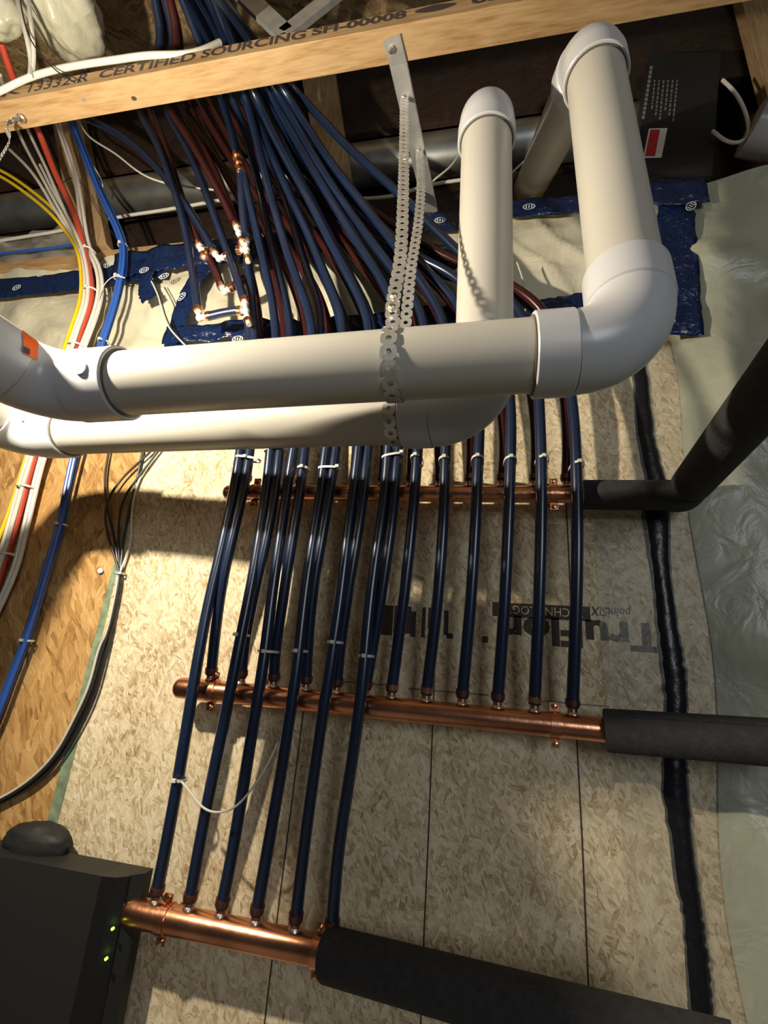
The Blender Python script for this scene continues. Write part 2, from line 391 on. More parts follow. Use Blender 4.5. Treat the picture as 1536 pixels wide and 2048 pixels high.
# pencil/chalk layout lines on the board
def ribbon(pts, w, th=0.0004, y=-0.0006):
    vs, fs = [], []
    for i, p in enumerate(pts):
        ww = w[i] if isinstance(w, (list, tuple)) else w
        p = V(p); vs += [V((p.x - ww / 2, y, p.z)), V((p.x + ww / 2, y, p.z))]
    for i in range(len(pts) - 1): fs.append([2 * i, 2 * i + 1, 2 * i + 3, 2 * i + 2])
    n = len(vs); vs2 = vs + [v + V((0, th, 0)) for v in vs]
    return vs2, fs + [[a + n for a in f[::-1]] for f in fs]
for k, (x0, x1) in enumerate(((-0.352, -0.342), (-0.078, -0.078), (0.189, 0.191))):
    obj('trim_%d' % (4 + k), ribbon([(x0 + (x1 - x0) * t / 8 + 0.0006 * math.sin(t * 2.1 + k), 0, 0.7 + (2.1 - 0.7) * t / 8) for t in range(9)], 0.0026), M['ink'], kind='structure')
for k, (xa, xb, z) in enumerate(((-0.30, -0.16, 1.452), (-0.13, 0.03, 1.450), (0.10, 0.25, 1.449))):
    obj('trim_%d' % (7 + k), ([V((xa, -0.0006, z)), V((xb, -0.0006, z + 0.001)), V((xb, -0.0006, z + 0.004)), V((xa, -0.0006, z + 0.003))], [[0, 1, 2, 3]]), M['grey_ink'], kind='structure')

# ------------------------------------------------------------------ lettering
def text(name, body, o, ux, uz, width, height, mat, parent=None, off=(0, 0, 0), bold=0.0, kind=None, shear=0.0):
    cu = bpy.data.curves.new(name, 'FONT'); cu.body = body; cu.size = 1.0; cu.offset = bold; cu.resolution_u = 3; cu.shear = shear
    t = bpy.data.objects.new(name, cu); COL.objects.link(t)
    bpy.context.view_layer.update()
    me = bpy.data.meshes.new_from_object(t.evaluated_get(bpy.context.evaluated_depsgraph_get()))
    vs = [v.co.copy() for v in me.vertices]; fs = [list(p.vertices) for p in me.polygons]
    bpy.data.objects.remove(t); bpy.data.curves.remove(cu); bpy.data.meshes.remove(me)
    x0 = min(v.x for v in vs); x1 = max(v.x for v in vs); y0 = min(v.y for v in vs); y1 = max(v.y for v in vs)
    o = V(o); ux = V(ux).normalized(); uz = V(uz).normalized()
    W = [o + ux * ((v.x - x0) / (x1 - x0) * width) + uz * ((v.y - y0) / (y1 - y0) * height) + V(off) for v in vs]
    return obj(name, (W, fs), mat, parent, kind=kind)
def slabs(name, rects, y, mat, parent=None, kind=None):
    vs, fs = [], []
    for x0, z0, x1, z1 in rects:
        n = len(vs); vs += [V((x0, y, z0)), V((x1, y, z0)), V((x1, y, z1)), V((x0, y, z1))]; fs.append([n, n + 1, n + 2, n + 3])
    return obj(name, (vs, fs), mat, parent, kind=kind)
# print on the pale board (upside down, partly worn)
wb = bpy.data.objects['wall_back']
yb = -0.0007
pa = P(1270, 1295); pb = P(985, 1290)
text('printed_word', 'TruFlor', (pa.x + 0.052, yb, P(1200, 1240).z), (-1, 0, 0), (0, 0, -1), 0.300, 0.056, M['ink'], wb, bold=0.035)
slabs('printed_dot', [(P(965, 1285).x, P(965, 1285).z, P(976, 1275).x, P(965, 1272).z)], yb, M['ink'], wb)
slabs('printed_band', [(P(985, 1220).x, P(985, 1232).z, P(1180, 1220).x, P(985, 1204).z)], yb, M['ink'], wb)
text('printed_word', 'TECHNOLOGY', (P(1165, 1220).x, yb - 0.0005, P(985, 1209).z), (-1, 0, 0), (0, 0, -1), 0.15, 0.017, M['osb_pale'], wb)
text('printed_word', 'pointSIX', (P(1262, 1220).x, yb, P(1200, 1208).z), (-1, 0, 0), (0, 0, -1), 0.075, 0.024, M['ink'], wb, bold=0.01, shear=0.2)
gz0 = P(800, 1272).z; gz1 = P(800, 1212).z
def gx(u): return P(u, 1240).x
slabs('printed_emblem', [(gx(752), gz0, gx(786), gz1), (gx(788), gz0 + 0.006, gx(822), gz1), (gx(822), gz0, gx(832), gz1 - 0.01), (gx(844), gz0, gx(851), gz1), (gx(856), gz0 + 0.02, gx(862), gz1), (gx(888), gz0 + 0.008, gx(897), gz1 - 0.004), (gx(894), gz0 + 0.002, gx(907), gz0 + 0.012)], yb, M['ink'], wb)

# ------------------------------------------------------------------ black mastic stripe on the board
def stripe():
    ctr = [(1272, 690), (1283, 780), (1290, 870), (1310, 960), (1312, 1040), (1322, 1150), (1335, 1260), (1347, 1340), (1352, 1400), (1350, 1520), (1350, 1580), (1362, 1680), (1372, 1760), (1385, 1830), (1392, 1900), (1399, 1980), (1404, 2060), (1412, 2200)]
    wid = [26, 26, 30, 34, 46, 34, 38, 44, 40, 42, 46, 38, 40, 34, 38, 40, 42, 44]
    wid = [w * 1.25 for w in wid]
    vs, fs = [], []
    pts = []
    for i in range(len(ctr) - 1):
        for k in range(8):
            t = k / 8; u = ctr[i][0] + (ctr[i + 1][0] - ctr[i][0]) * t; v = ctr[i][1] + (ctr[i + 1][1] - ctr[i][1]) * t; w = wid[i] + (wid[i + 1] - wid[i]) * t
            pts.append((u, v, w))
    for i, (u, v, w) in enumerate(pts):
        a = P(u - w / 2, v); b = P(u + w / 2, v)
        a.x += 0.003 * noise.noise(V((i * 0.5, 0, 0))); b.x += 0.005 * noise.noise(V((i * 0.7, 5, 0)))
        row = []
        for k in range(5):
            t = k / 4; p = a.lerp(b, t); p.y = -0.0065 - (0.003 + 0.002 * noise.noise(V((i * .4, t * 3, 2)))) * math.sin(math.pi * t) if 0 < k < 4 else 0.0
            row.append(p)
        vs += row
    n = len(pts)
    for i in range(n - 1):
        for k in range(4): fs.append([i * 5 + k, i * 5 + k + 1, (i + 1) * 5 + k + 1, (i + 1) * 5 + k])
    fs.append([0, 1, 2, 3, 4]); fs.append([(n - 1) * 5 + k for k in (4, 3, 2, 1, 0)])
    return vs, fs
obj('mastic_stripe', stripe(), M['mastic'], smooth=True, label='black mastic stripe running down the right side of the pale board', cat='sealant')

# ------------------------------------------------------------------ blue tape
def oval(c, ux, uz, w, h, parent):
    """white oval mark with a sign inside"""
    n = 20; vs, fs = [], []
    for k in range(n):
        a = 2 * math.pi * k / n
        for s in (1.0, 0.8): vs.append(c + ux * (w / 2 * s * math.cos(a)) + uz * (h / 2 * s * math.sin(a)))
    for k in range(n): k2 = (k + 1) % n; fs.append([2 * k, 2 * k2, 2 * k2 + 1, 2 * k + 1])
    for dx in (-0.22, 0.0, 0.22):
        m = len(vs)
        for a, b in ((-0.05, -0.25), (0.05, -0.25), (0.05, 0.25), (-0.05, 0.25)): vs.append(c + ux * ((dx + a) * w) + uz * (b * h))
        fs.append([m, m + 1, m + 2, m + 3])
    obj('logo', (vs, fs), M['white_ink'], parent)
def tape(path, w, label, y=-0.03, logos=(), seed=0, n=40, amp=0.007, jag=0.006):
    pts = [P(u, v, y) for u, v in path]
    sp = smoothpath(pts, 10) if len(pts) > 2 else [pts[0].lerp(pts[1], t / 30) for t in range(31)]
    m = 8; vs, fs = [], []
    for i, p in enumerate(sp):
        t = (sp[min(i + 1, len(sp) - 1)] - sp[max(0, i - 1)]).normalized(); s = V((-t.z, 0, t.x))
        for k in range(m + 1):
            q = (k / m - 0.5) * w
            e = (jag * noise.noise(V((i * 0.9, seed, k * 1.0))) if k in (0, m) else 0)
            pp = p + s * (q + e)
            pp.y += -amp * (noise.noise(V((pp.x * 17 + seed, pp.z * 17, seed))) + 0.7 * abs(noise.noise(V((pp.x * 40, pp.z * 31, seed * 2)))))
            vs.append(pp)
    for i in range(len(sp) - 1):
        for k in range(m): fs.append([i * (m + 1) + k, i * (m + 1) + k + 1, (i + 1) * (m + 1) + k + 1, (i + 1) * (m + 1) + k])
    o = obj('sheathing_tape', (vs, fs), M['tape'], smooth=True, label=label, cat='tape', group='blue sheathing tape strips')
    md = o.modifiers.new('solid', 'SOLIDIFY'); md.thickness = 0.0006
    for u, v, r in logos:
        c = P(u, v, y - amp * 1.5 - 0.004); a = math.radians(r)
        oval(c, V((math.cos(a), 0, math.sin(a))), V((-math.sin(a), 0, math.cos(a))), 0.032, 0.021, o)
    return o
tape([(-60, 582), (100, 568), (250, 545), (330, 535)], 0.078, 'blue tape strip below the plate behind the white and red cable bundle', seed=1, logos=((82, 548, 15), (33, 575, 15), (215, 530, 10)))
tape([(225, 535), (300, 522), (380, 508), (480, 500)], 0.10, 'wrinkled blue tape strip below the plate beside the blue cables', seed=2, y=-0.036, amp=0.012, logos=((288, 540, 10), (328, 552, 20)))
tape([(700, 462), (800, 452), (930, 440)], 0.075, 'blue tape strip below the plate behind the two perforated straps', seed=3, logos=((880, 440, 0),))
tape([(1000, 420), (1100, 413), (1160, 408)], 0.062, 'blue tape strip below the plate between the two upright white pipes', seed=4, logos=((1058, 413, 0),), jag=0.002)
tape([(480, 505), (560, 490), (700, 468)], 0.09, 'blue tape strip hidden behind the upper fan of blue pipes', seed=5, amp=0.01)
tape([(420, 520), (385, 570), (362, 630), (345, 700)], 0.055, 'slanted blue tape strip between the two cream insulation sheets', seed=6, y=-0.037, logos=((363, 593, 60),))
tape([(330, 672), (400, 668), (500, 655), (640, 668)], 0.060, 'crumpled blue tape strip along the top of the pale board at its left', seed=7, y=-0.040, amp=0.016, logos=((475, 678, 0),))
tape([(300, 545), (290, 575), (300, 600)], 0.05, 'short torn blue tape piece pointing down beside the twisted wires', seed=8, y=-0.046, amp=0.012)
tape([(640, 655), (800, 640), (930, 625)], 0.060, 'blue tape strip along the top of the pale board behind the rear white pipe', seed=9, amp=0.01)
tape([(1040, 622), (1100, 610), (1170, 600)], 0.045, 'blue tape strip on the board top beside the large white elbow', seed=10)
tape([(740, 520), (840, 505), (920, 520)], 0.06, 'blue tape patch under the straps amid the upper pipes', seed=11, y=-0.035)
tape([(1355, 355), (1352, 450), (1360, 560), (1366, 672)], 0.082, 'wide dark blue tape running down the corner behind the upright front white pipe', seed=12, y=-0.04, logos=((1382, 412, 55), (1335, 640, -10)))
tape([(1290, 385), (1350, 388), (1415, 380)], 0.075, 'short dark blue tape patch under the black carton', seed=13, y=-0.047)

# ------------------------------------------------------------------ trusses, duct, items in the joist space
YB0, YB1, ZB0, ZB1 = -0.425, -0.362, 2.738, 2.785
t1 = empty('floor_truss', (-0.5, -0.39, ZB0), 'near floor truss with a stamped pale lumber chord and steel webs', 'truss')
beam = obj('bottom_chord', box((-3.2, YB0, ZB0), (2.2, YB1, ZB1), 0.0015), M['lumber'], t1)
obj('top_chord', box((-3.2, YB0, 3.45), (2.2, YB1, 3.50), 0.0015), M['lumber'], t1)
def word(body, u0, u1, zlo=0.30, zhi=0.98, bold=0.0):
    bold += 0.018
    x0 = P(u0, 200 - u0 * 0.17, YB0).x; x1 = P(u1, 200 - u1 * 0.17, YB0).x
    text('stamped_word', body, (x0, YB0 - 0.0004, ZB0 + (ZB1 - ZB0) * zlo), (1, 0, 0), (0, 0, 1), x1 - x0, (ZB1 - ZB0) * (zhi - zlo), M['ink'], beam, bold=bold)
word('K', 0, 40, 0.35); word('13332-R', 52, 172, 0.3); word('CERTIFIED', 192, 385, 0.3, 0.95, 0.01); word('SOURCING', 396, 606, 0.33, 0.97, 0.01)
word('SFI-00008', 618, 810, 0.4, 0.95, 0.02); word('0520', 942, 1075, 0.4, 0.95, 0.03)
for uu, ww in ((870, 0.035),):
    c = P(uu, 28, YB0); c = V((c.x, YB0 - 0.0004, ZB0 + 0.032)); n = 16
    obj('stamped_emblem', ([c + V((ww * math.cos(2 * math.pi * k / n) * (1 + 0.25 * math.cos(4 * math.pi * k / n)), 0, 0.011 * math.sin(2 * math.pi * k / n))) for k in range(n)], [list(range(n))]), M['ink'], beam)
# knots in the chord underside
for u, v, r in ((168, 200, 0.006), (268, 197, 0.007)):
    c = PZ(u, v, ZB0 - 0.0003); n = 12
    obj('knot', ([c + V((r * math.cos(2 * math.pi * k / n), 0.7 * r * math.sin(2 * math.pi * k / n), 0)) for k in range(n)], [list(range(n))]), M['ink'] if r > 0.0065 else M['grey_ink'], beam)
# steel webs (channel shaped straps) of the near truss
def flat(a, b, w, wdir, th=0.0015, lip=0.0):
    a, b, wd_ = V(a), V(b), V(wdir); d = (b - a).normalized(); wd_ = (wd_ - d * wd_.dot(d)).normalized(); n = d.cross(wd_)
    prof = [(-w / 2, lip), (-w / 2, 0), (w / 2, 0), (w / 2, lip)] if lip else [(-w / 2, 0), (w / 2, 0)]
    top = [(x, y + 0) for x, y in prof]; bot = [(x * (1 - 2 * th / w), y + th) for x, y in prof]
    vs = []
    for p in (a, b):
        for x, y in top + bot[::-1]: vs.append(p + wd_ * x + n * y)
    m = len(top) * 2
    fs = [[i, (i + 1) % m, (i + 1) % m + m, i + m] for i in range(m)] + [list(range(m))[::-1], [i + m for i in range(m)]]
    return vs, fs
for ua, va, ub, vb in ((568, 62, 440, -60), (568, 62, 760, -90), (1370, -40, 1500, -180)):
    a = P(ua, va, YB0 + 0.006); b = P(ub, vb, YB0 + 0.006)
    a.z = max(a.z, ZB1 - 0.0); d = (b - a); b = a + d * ((3.45 - a.z) / d.z)
    obj('steel_web', flat(a, b, 0.042, (1, 0, 0), 0.0015, 0.012), M['galv'], t1)
# chord tail of the far truss and its posts
t2 = empty('floor_truss', (-0.8, 0.02, ZP1), 'far floor truss with upright lumber posts standing on the top plate', 'truss')
def post(bl, br, tl, tr):
    """slanting upright board: bottom and top edges given where they show, carried up to the floor above"""
    y = -0.022
    q = [P(*bl, y), P(*br, y), P(*tr, y), P(*tl, y)]
    def ext(a, b, z): return a + (b - a) * ((z - a.z) / (b.z - a.z))
    A, B = ext(q[0], q[3], ZP1 + 0.0005), ext(q[1], q[2], ZP1 + 0.0005); D, Cc = ext(q[0], q[3], 3.499), ext(q[1], q[2], 3.499)
    obj('post', prism([A, B, Cc, D], (0, 0.038, 0)), M['lumber_post'], t2)
post((150, 505), (214, 495), (108, 262), (166, 262))
post((648, 392), (706, 385), (606, 170), (672, 160))
obj('post', box((0.74, -0.02, ZP1), (0.83, 0.018, 3.50), 0.002), M['lumber_post'], t2)
# galvanised duct
dk = empty('round_duct', (0, 0.085, 3.10), 'dull galvanised round duct running behind the posts above the top plate', 'duct')
obj('duct_shell', cyl((-3.2, 0.085, 3.095), (0.60, 0.085, 3.095), 0.064, 40), M['galv_duct'], dk, smooth='auto')
for x in (-1.55, -0.52, 0.05):
    obj('joint_band', cyl((x, 0.085, 3.095), (x + 0.03, 0.085, 3.095), 0.066, 40), M['galv_duct'], dk, smooth='auto')
obj('crumpled_foil_duct', puff(-2.4, -1.36, 2.745, 2.93, 0.045, 0.03, 60, 24, 12.3, 8.0, 0.012), M['galv'], smooth=True,
    label='crumpled silver foil wrap behind the yellow cables at far left', cat='foil')

# black carton with stickers
cc = [P(1272, 345, -0.03), P(1424, 352, -0.03), P(1442, 104, -0.03), P(1298, 108, -0.03)]
ct = empty('black_carton', cc[0], 'black printed carton with a red and white sticker in the joist space', 'box')
obj('carton_body', prism(cc, (0, 0.14, 0)), M['cardboard_black'], ct)
def onp(u, v, d=0.0008): return P(u, v, -0.03 - d)
obj('sticker', prism([onp(1286, 316), onp(1323, 315), onp(1335, 256), onp(1298, 257)], (0, 0.0005, 0)), M['white_paper'], ct, label='white and red sticker')
obj('sticker_band', prism([onp(1290, 312, .0012), onp(1310, 312, .0012), onp(1320, 259, .0012), onp(1301, 259, .0012)], (0, 0.0003, 0)), M['red_paper'], ct, label='red band of the sticker')
def linesq(quads, name, mat):
    vs, fs = [], []
    for q in quads:
        n = len(vs); vs += q; fs.append([n, n + 1, n + 2, n + 3])
    obj(name, (vs, fs), mat, ct)
qs = []
random.seed(3)
for k in range(6):
    u = 1308 + k * 9; v0 = 160; L = 58 + 12 * (k % 3)
    v = v0
    while v < v0 + L:
        l = random.uniform(3, 8); qs.append([onp(u - (v - v0) * 0.10, v), onp(u + 3 - (v - v0) * 0.10, v), onp(u + 3 - (v + l - v0) * 0.10, v + l), onp(u - (v + l - v0) * 0.10, v + l)]); v += l + 2.5
for v in range(132, 232, 9):
    u = 1300 - (v - 132) * 0.16; qs.append([onp(u, v), onp(u + 6, v), onp(u + 5, v + 7), onp(u - 1, v + 7)])
linesq(qs, 'printed_lines', M['grey_ink'])
random.seed(9)

# white bag of insulation hanging above the near chord
def blob(c, r, seed, amp=0.18, nu=36, nv=24):
    def fn(a, b):
        th = a * 2 * math.pi; ph = (b - 0.5) * math.pi
        d = V((math.cos(th) * math.cos(ph), math.sin(th) * math.cos(ph), math.sin(ph)))
        k = 1 + amp * noise.noise(d * 1.7 + V((seed, 0, 0))) + amp * 0.6 * noise.noise(d * 4.5 + V((0, seed, 0)))
        return V(c) + V((d.x * r[0], d.y * r[1], d.z * r[2])) * k
    return grid(fn, nu, nv)
M['bag'] = poly_mat('white_plastic_bag', (0.52, 0.51, 0.39), rough=0.3)
def bag(u, v, y, r, seed, label):
    c = P(u, v, y); o = obj('insulation_bag', blob(c, r, seed), M['bag'], smooth=True, label=label, cat='bag')
bag(128, 26, -0.43, (0.085, 0.11, 0.085), 2.0, 'white plastic wrapped insulation bulge above the left end of the stamped chord')
bag(0, 25, -0.47, (0.065, 0.05, 0.07), 5.0, 'smaller white insulation bulge in the top left corner')

# grey-white pipe end at the right edge
wp = empty('vent_pipe', P(1575, 265, -0.05), 'white vent pipe end with red print at the right edge of the joist space', 'pipe')
c = P(1580, 262, -0.05)
obj('hub', lathe(c + V((-0.08, 0, 0.03)), (0.9, 0.1, -0.35), [(0, 0.050), (0.0, 0.062), (0.09, 0.062), (0.1, 0.056)]), M['pvcfit'], wp, smooth='auto')
obj('pipe_body', cyl(c + V((0, 0.01, 0)), c + V((0.45, 0.05, -0.175)), 0.05), M['pvc'], wp, smooth='auto')
obj('red_print', cyl(c + V((-0.055, -0.055, 0.055)), c + V((-0.03, -0.06, 0.05)), 0.004, 6), M['red_paper'], wp)

# ------------------------------------------------------------------ PVC pipes
RP, RF = 0.0445, 0.0515
def hub(o, a, d, L, lip=True, rf=None):
    d = V(d).normalized(); rf = rf or RF
    obj('hub', lathe(a, d, [(0.0, RP + 0.0005), (0.0, rf - 0.0015), (0.0015, rf), (L - 0.002, rf), (L, rf - 0.002)], 40), M['pvcfit'], o, smooth='auto')
    obj('cement_ring', lathe(V(a) - d * 0.0018, d, [(0, RP + 0.0002), (0, RP + 0.0028), (0.0016, RP + 0.0028), (0.0016, RP + 0.0002)], 40), M['primer'], o, smooth='auto')
def bend(o, pts, r=None):
    obj('bend', sweep(pts, r or RF - 0.003, 40), M['pvcfit'], o, smooth='auto')
# front line
f0 = V((-0.491, -0.510, 1.847)); f1 = V((0.064, -0.502, 1.866)); fd = (f1 - f0).normalized()
fp = empty('pvc_pipe_run', f0, 'front white pipe run, long level length nearer the camera with two elbows', 'pipe')
obj('level_pipe', cyl(f0 - fd * 0.02, f1 + fd * 0.02, RP, 48), M['pvc'], fp, smooth='auto', label='long level cream pipe')
# right elbow
vx = V((0.180, -0.497, 1.937))
hub(fp, f1, fd, 0.046)
e0 = f1 + fd * 0.045
upd = V((0.004, 0.035, 0.28)).normalized()
bend(fp, arc(e0, fd, upd, 0.076, 18), 0.0495)
ee = arc(e0, fd, upd, 0.076, 18)[-1]
hub(fp, ee + upd * 0.050, -upd, 0.052)
top = V((0.184, ee.y + 0.045, 2.44))
updn = (top - ee).normalized()
obj('upright_pipe', cyl(ee + upd * 0.01, top + updn * 0.02, RP, 48), M['pvc'], fp, smooth='auto', label='upright cream pipe')
hub(fp, top, updn, 0.040)
back = V((-0.05, 0.5, 0.335)).normalized()
bk = arc(top + updn * 0.038, updn, back, 0.075, 14); bend(fp, bk, 0.0495)
hub(fp, bk[-1] + back * 0.04, -back, 0.042)
obj('sloping_pipe', cyl(bk[-1], bk[-1] + back * 0.52, RP, 48), M['pvc'], fp, smooth='auto')
# left elbow towards the viewer
hub(fp, f0, -fd, 0.070)
e1 = f0 - fd * 0.069
tow = V((-0.12, -1, 0.01)).normalized()
lb = arc(e1, -fd, tow, 0.070, 16); bend(fp, lb, 0.0495)
hub(fp, lb[-1] + tow * 0.045, -tow, 0.047)
obj('near_pipe', cyl(lb[-1], lb[-1] + tow * 1.2, RP, 48), M['pvc'], fp, smooth='auto')
def boss(o, p, n, r=0.0095):
    obj('boss', lathe(V(p), n, [(0, r), (0.002, r), (0.0028, r * 0.9)], 20), M['pvcfit'], o, smooth='auto')
def on_pipe(u, v, a, d, r):
    """point where the view ray through a pixel meets a cylinder"""
    d = V(d).normalized(); ray = (P(u, v, -0.2) - CAM).normalized(); w = CAM - V(a)
    A = ray - d * ray.dot(d); B = w - d * w.dot(d)
    qa, qb, qc = A.dot(A), 2 * A.dot(B), B.dot(B) - r * r
    D = qb * qb - 4 * qa * qc
    t = (-qb - math.sqrt(max(D, 0))) / (2 * qa); p = CAM + ray * t
    n = (p - V(a)); n = (n - d * n.dot(d)).normalized()
    return p, n
p, n = on_pipe(162, 737, f0, fd, RF); boss(fp, p - n * 0.0005, n)
# orange sticker wrapped on the left elbow
lbs = lb + [lb[-1] + tow * (0.0475 * k / 8) for k in range(1, 9)]
lbs = [lbs[i].lerp(lbs[i + 1], k / 8) for i in range(len(lbs) - 1) for k in range(8)]
def sticker_on(points):
    vs = []
    for (u, v) in points:
        ray = (P(u, v, -0.2) - CAM).normalized()
        best = None
        for q in lbs:
            w = q - CAM; t = w.dot(ray); dist = (w - ray * t).length
            if dist < 0.0521:
                tt = t - math.sqrt(0.0521 ** 2 - dist ** 2)
                if best is None or tt < best: best = tt
        vs.append(CAM + ray * ((best or 0.5) - 0.0006))
    return vs
def patch(u0, v0, u1, v1, u2, v2, u3, v3, n=6):
    pts = []
    for j in range(n + 1):
        for i in range(n + 1):
            a, b = i / n, j / n
            pts.append((((u0 * (1 - a) + u1 * a) * (1 - b) + (u3 * (1 - a) + u2 * a) * b), ((v0 * (1 - a) + v1 * a) * (1 - b) + (v3 * (1 - a) + v2 * a) * b)))
    fs = [[j * (n + 1) + i, j * (n + 1) + i + 1, (j + 1) * (n + 1) + i + 1, (j + 1) * (n + 1) + i] for j in range(n) for i in range(n)]
    return sticker_on(pts), fs
obj('sticker', patch(45, 660, 77, 684, 75, 720, 48, 708), M['orange'], fp, smooth=True, label='orange sticker')
vv, ff = patch(47, 692, 60, 698, 60, 710, 47, 704, 3)
obj('sticker_print', ([v + (CAM - v).normalized() * 0.0012 for v in vv], ff), M['ink'], fp)
# rear line
r0 = V((-0.790, -0.305, 1.886)); r1 = V((-0.112, -0.368, 1.866)); rd = (r1 - r0).normalized()
rp = empty('pvc_pipe_run', r0, 'rear white pipe run, lower level length behind the front one with two elbows', 'pipe')
obj('level_pipe', cyl(r0 - rd * 0.02, r1 + rd * 0.02, RP, 48), M['pvc'], rp, smooth='auto', label='level cream pipe')
hub(rp, r1, rd, 0.046)
e0 = r1 + rd * 0.045; upr = V((0, -0.03, 1)).normalized()
ra = arc(e0, rd, upr, 0.074, 18); bend(rp, ra, 0.0495)
hub(rp, ra[-1] + upr * 0.046, -upr, 0.048)
rt = ra[-1] + upr * (2.405 - ra[-1].z)
obj('upright_pipe', cyl(ra[-1], rt + upr * 0.02, RP, 48), M['pvc'], rp, smooth='auto', label='upright cream pipe')
hub(rp, rt, upr, 0.032)
backr = V((0.02, 0.5, 0.42)).normalized()
bk = arc(rt + upr * 0.030, upr, backr, 0.07, 14); bend(rp, bk, 0.0495)
obj('sloping_pipe', cyl(bk[-1], bk[-1] + backr * 0.56, RP, 48), M['pvc'], rp, smooth='auto')
hub(rp, r0, -rd, 0.060)
towr = V((0.15, -1, 0.0)).normalized()
lr = arc(r0 - rd * 0.059, -rd, towr, 0.062, 16); bend(rp, lr, 0.0495)
obj('near_pipe', cyl(lr[-1], lr[-1] + towr * 1.3, RP, 48), M['pvc'], rp, smooth='auto')
p, n = on_pipe(48, 835, r0, rd, RF); boss(rp, p - n * 0.0005, n)

# ------------------------------------------------------------------ manifolds
YM = -0.068
def manifold(z, x0, x1, r, label, outs, clamps, cap=True):
    o = empty('copper_manifold', (x0, YM, z), label, 'manifold')
    prof = [(0.0, 0.002), (0.002, r * 0.45), (0.006, r * 0.78), (0.012, r * 0.97), (0.016, r * 1.0), (0.03, r * 1.0)] + [(x1 - x0, r)]
    obj('header_pipe', lathe((x0, YM, z), (1, 0, 0), prof, 36), M['copper'], o, smooth='auto')
    for x in outs:
        obj('outlet_stub', lathe((x, YM, z + r * 0.75), (0, 0, 1), [(0, 0.0085), (0.022, 0.0085), (0.030, 0.0085)], 16), M['copper'], o, smooth='auto')
        obj('solder_ring', lathe((x, YM, z + r * 0.9), (0, 0, 1), [(0, 0.0115), (0.002, 0.011), (0.005, 0.0092)], 16), M['solder'], o, smooth='auto')
    for x in clamps:
        k = obj('pipe_clamp', lathe((x - 0.008, YM, z), (1, 0, 0), [(0, r + 0.0004), (0, r + 0.0022), (0.016, r + 0.0022), (0.016, r + 0.0004)], 36), M['copper'], o, smooth='auto')
        for s in (1, -1):
            obj('clamp_ear', prism([(x - 0.008, YM - 0.004, z + s * (r + 0.0005)), (x - 0.008, YM - 0.004, z + s * (r + 0.016)), (x + 0.008, YM - 0.004, z + s * (r + 0.016)), (x + 0.008, YM - 0.004, z + s * (r + 0.0005))], (0, 0.003, 0)), M['copper'], k)
            obj('screw', lathe((x, YM - 0.004, z + s * (r + 0.010)), (0, -1, 0), [(0, 0.005), (0.003, 0.005), (0.004, 0.003)], 12), M['copper_bright'], k, smooth='auto')
        obj('standoff', cyl((x, YM + r - 0.001, z), (x, 0.001, z), 0.005, 12), M['copper'], k, smooth='auto')
    return o
Z1, Z2, Z3 = 1.034, 1.417, 1.849
def xm(u, v, z):           # x of an outlet seen at a pixel, on the manifold plane
    return P(u, v, YM).x
B_OUT = [xm(310, 1806, 0), xm(378, 1812, 0), xm(441, 1828, 0), xm(511, 1842, 0), xm(590, 1852, 0), xm(663, 1866, 0)]
M_OUT = [xm(u, v, 0) for u, v in ((420, 1362), (480, 1370), (545, 1378), (610, 1384), (672, 1388), (730, 1390), (783, 1384), (852, 1394), (924, 1402), (995, 1410), (1069, 1416), (1145, 1424))]
T_OUT = [P(u, 965, YM).x for u in (492, 546, 600, 655, 710, 765, 822, 880, 940, 1004, 1070, 1133)]
manifold(Z1, P(246, 1820, YM).x, P(670, 1900, YM).x, 0.0225, 'bottom copper manifold with six pipes beside the black electronics box', B_OUT, (P(330, 1845, YM).x, P(637, 1895, YM).x))
manifold(Z2, P(350, 1370, YM).x, P(1215, 1455, YM).x, 0.0205, 'middle copper manifold crossing the pale board at mid height', M_OUT, (P(428, 1380, YM).x, P(1109, 1440, YM).x))
manifold(Z3, P(447, 985, YM).x, P(1180, 988, YM).x, 0.0175, 'top copper manifold just below the white pipe runs', T_OUT, (P(513, 985, YM).x, P(1107, 988, YM).x))

# ------------------------------------------------------------------ PEX tubes
RX = 0.011
def relax(p, k):
    for _ in range(k):
        p = [p[0]] + [p[i] * 0.5 + (p[i - 1] + p[i + 1]) * 0.25 for i in range(1, len(p) - 1)] + [p[-1]]
    return p
def tube(path, mat, label, r=RX, name='pex_pipe', cat='pipe', group=None, end=None, seg=12, n=8, relaxn=6):
    pts = []
    for q in path:
        pts.append(V(q) if isinstance(q, Vector) else P(*q))
    if name == 'pex_pipe' and pts[-1].z > 2.9 and pts[-1].y < -0.28:      # on over the near chord, towards the room
        e = pts[-1]
        if e.y > -0.5: pts.append(V((e.x - 0.03, -0.75, e.z + 0.10)))
    sp = relax(smoothpath(pts, n), relaxn)
    o = obj(name, sweep(sp, r, seg), mat, smooth='auto', label=label, cat=cat, group=group)
    if end:
        a, b = pts[0], sp[2]; d = (b - a).normalized()
        obj('crimp_ring', lathe(a + d * 0.004, d, [(0, r + 0.0004), (0, r + 0.0018), (0.010, r + 0.0018), (0.010, r + 0.0004)], 20), M[end], o, smooth='auto')
    return o
def stub(x, z, r):                    # pipe starts on the stub, goes straight up
    return [V((x, YM, z + r + 0.010))]
ORD = ['first', 'second', 'third', 'fourth', 'fifth', 'sixth', 'seventh', 'eighth', 'ninth', 'tenth', 'eleventh', 'twelfth']
F = -0.112     # layer of the blue pipes in front of the upper manifolds
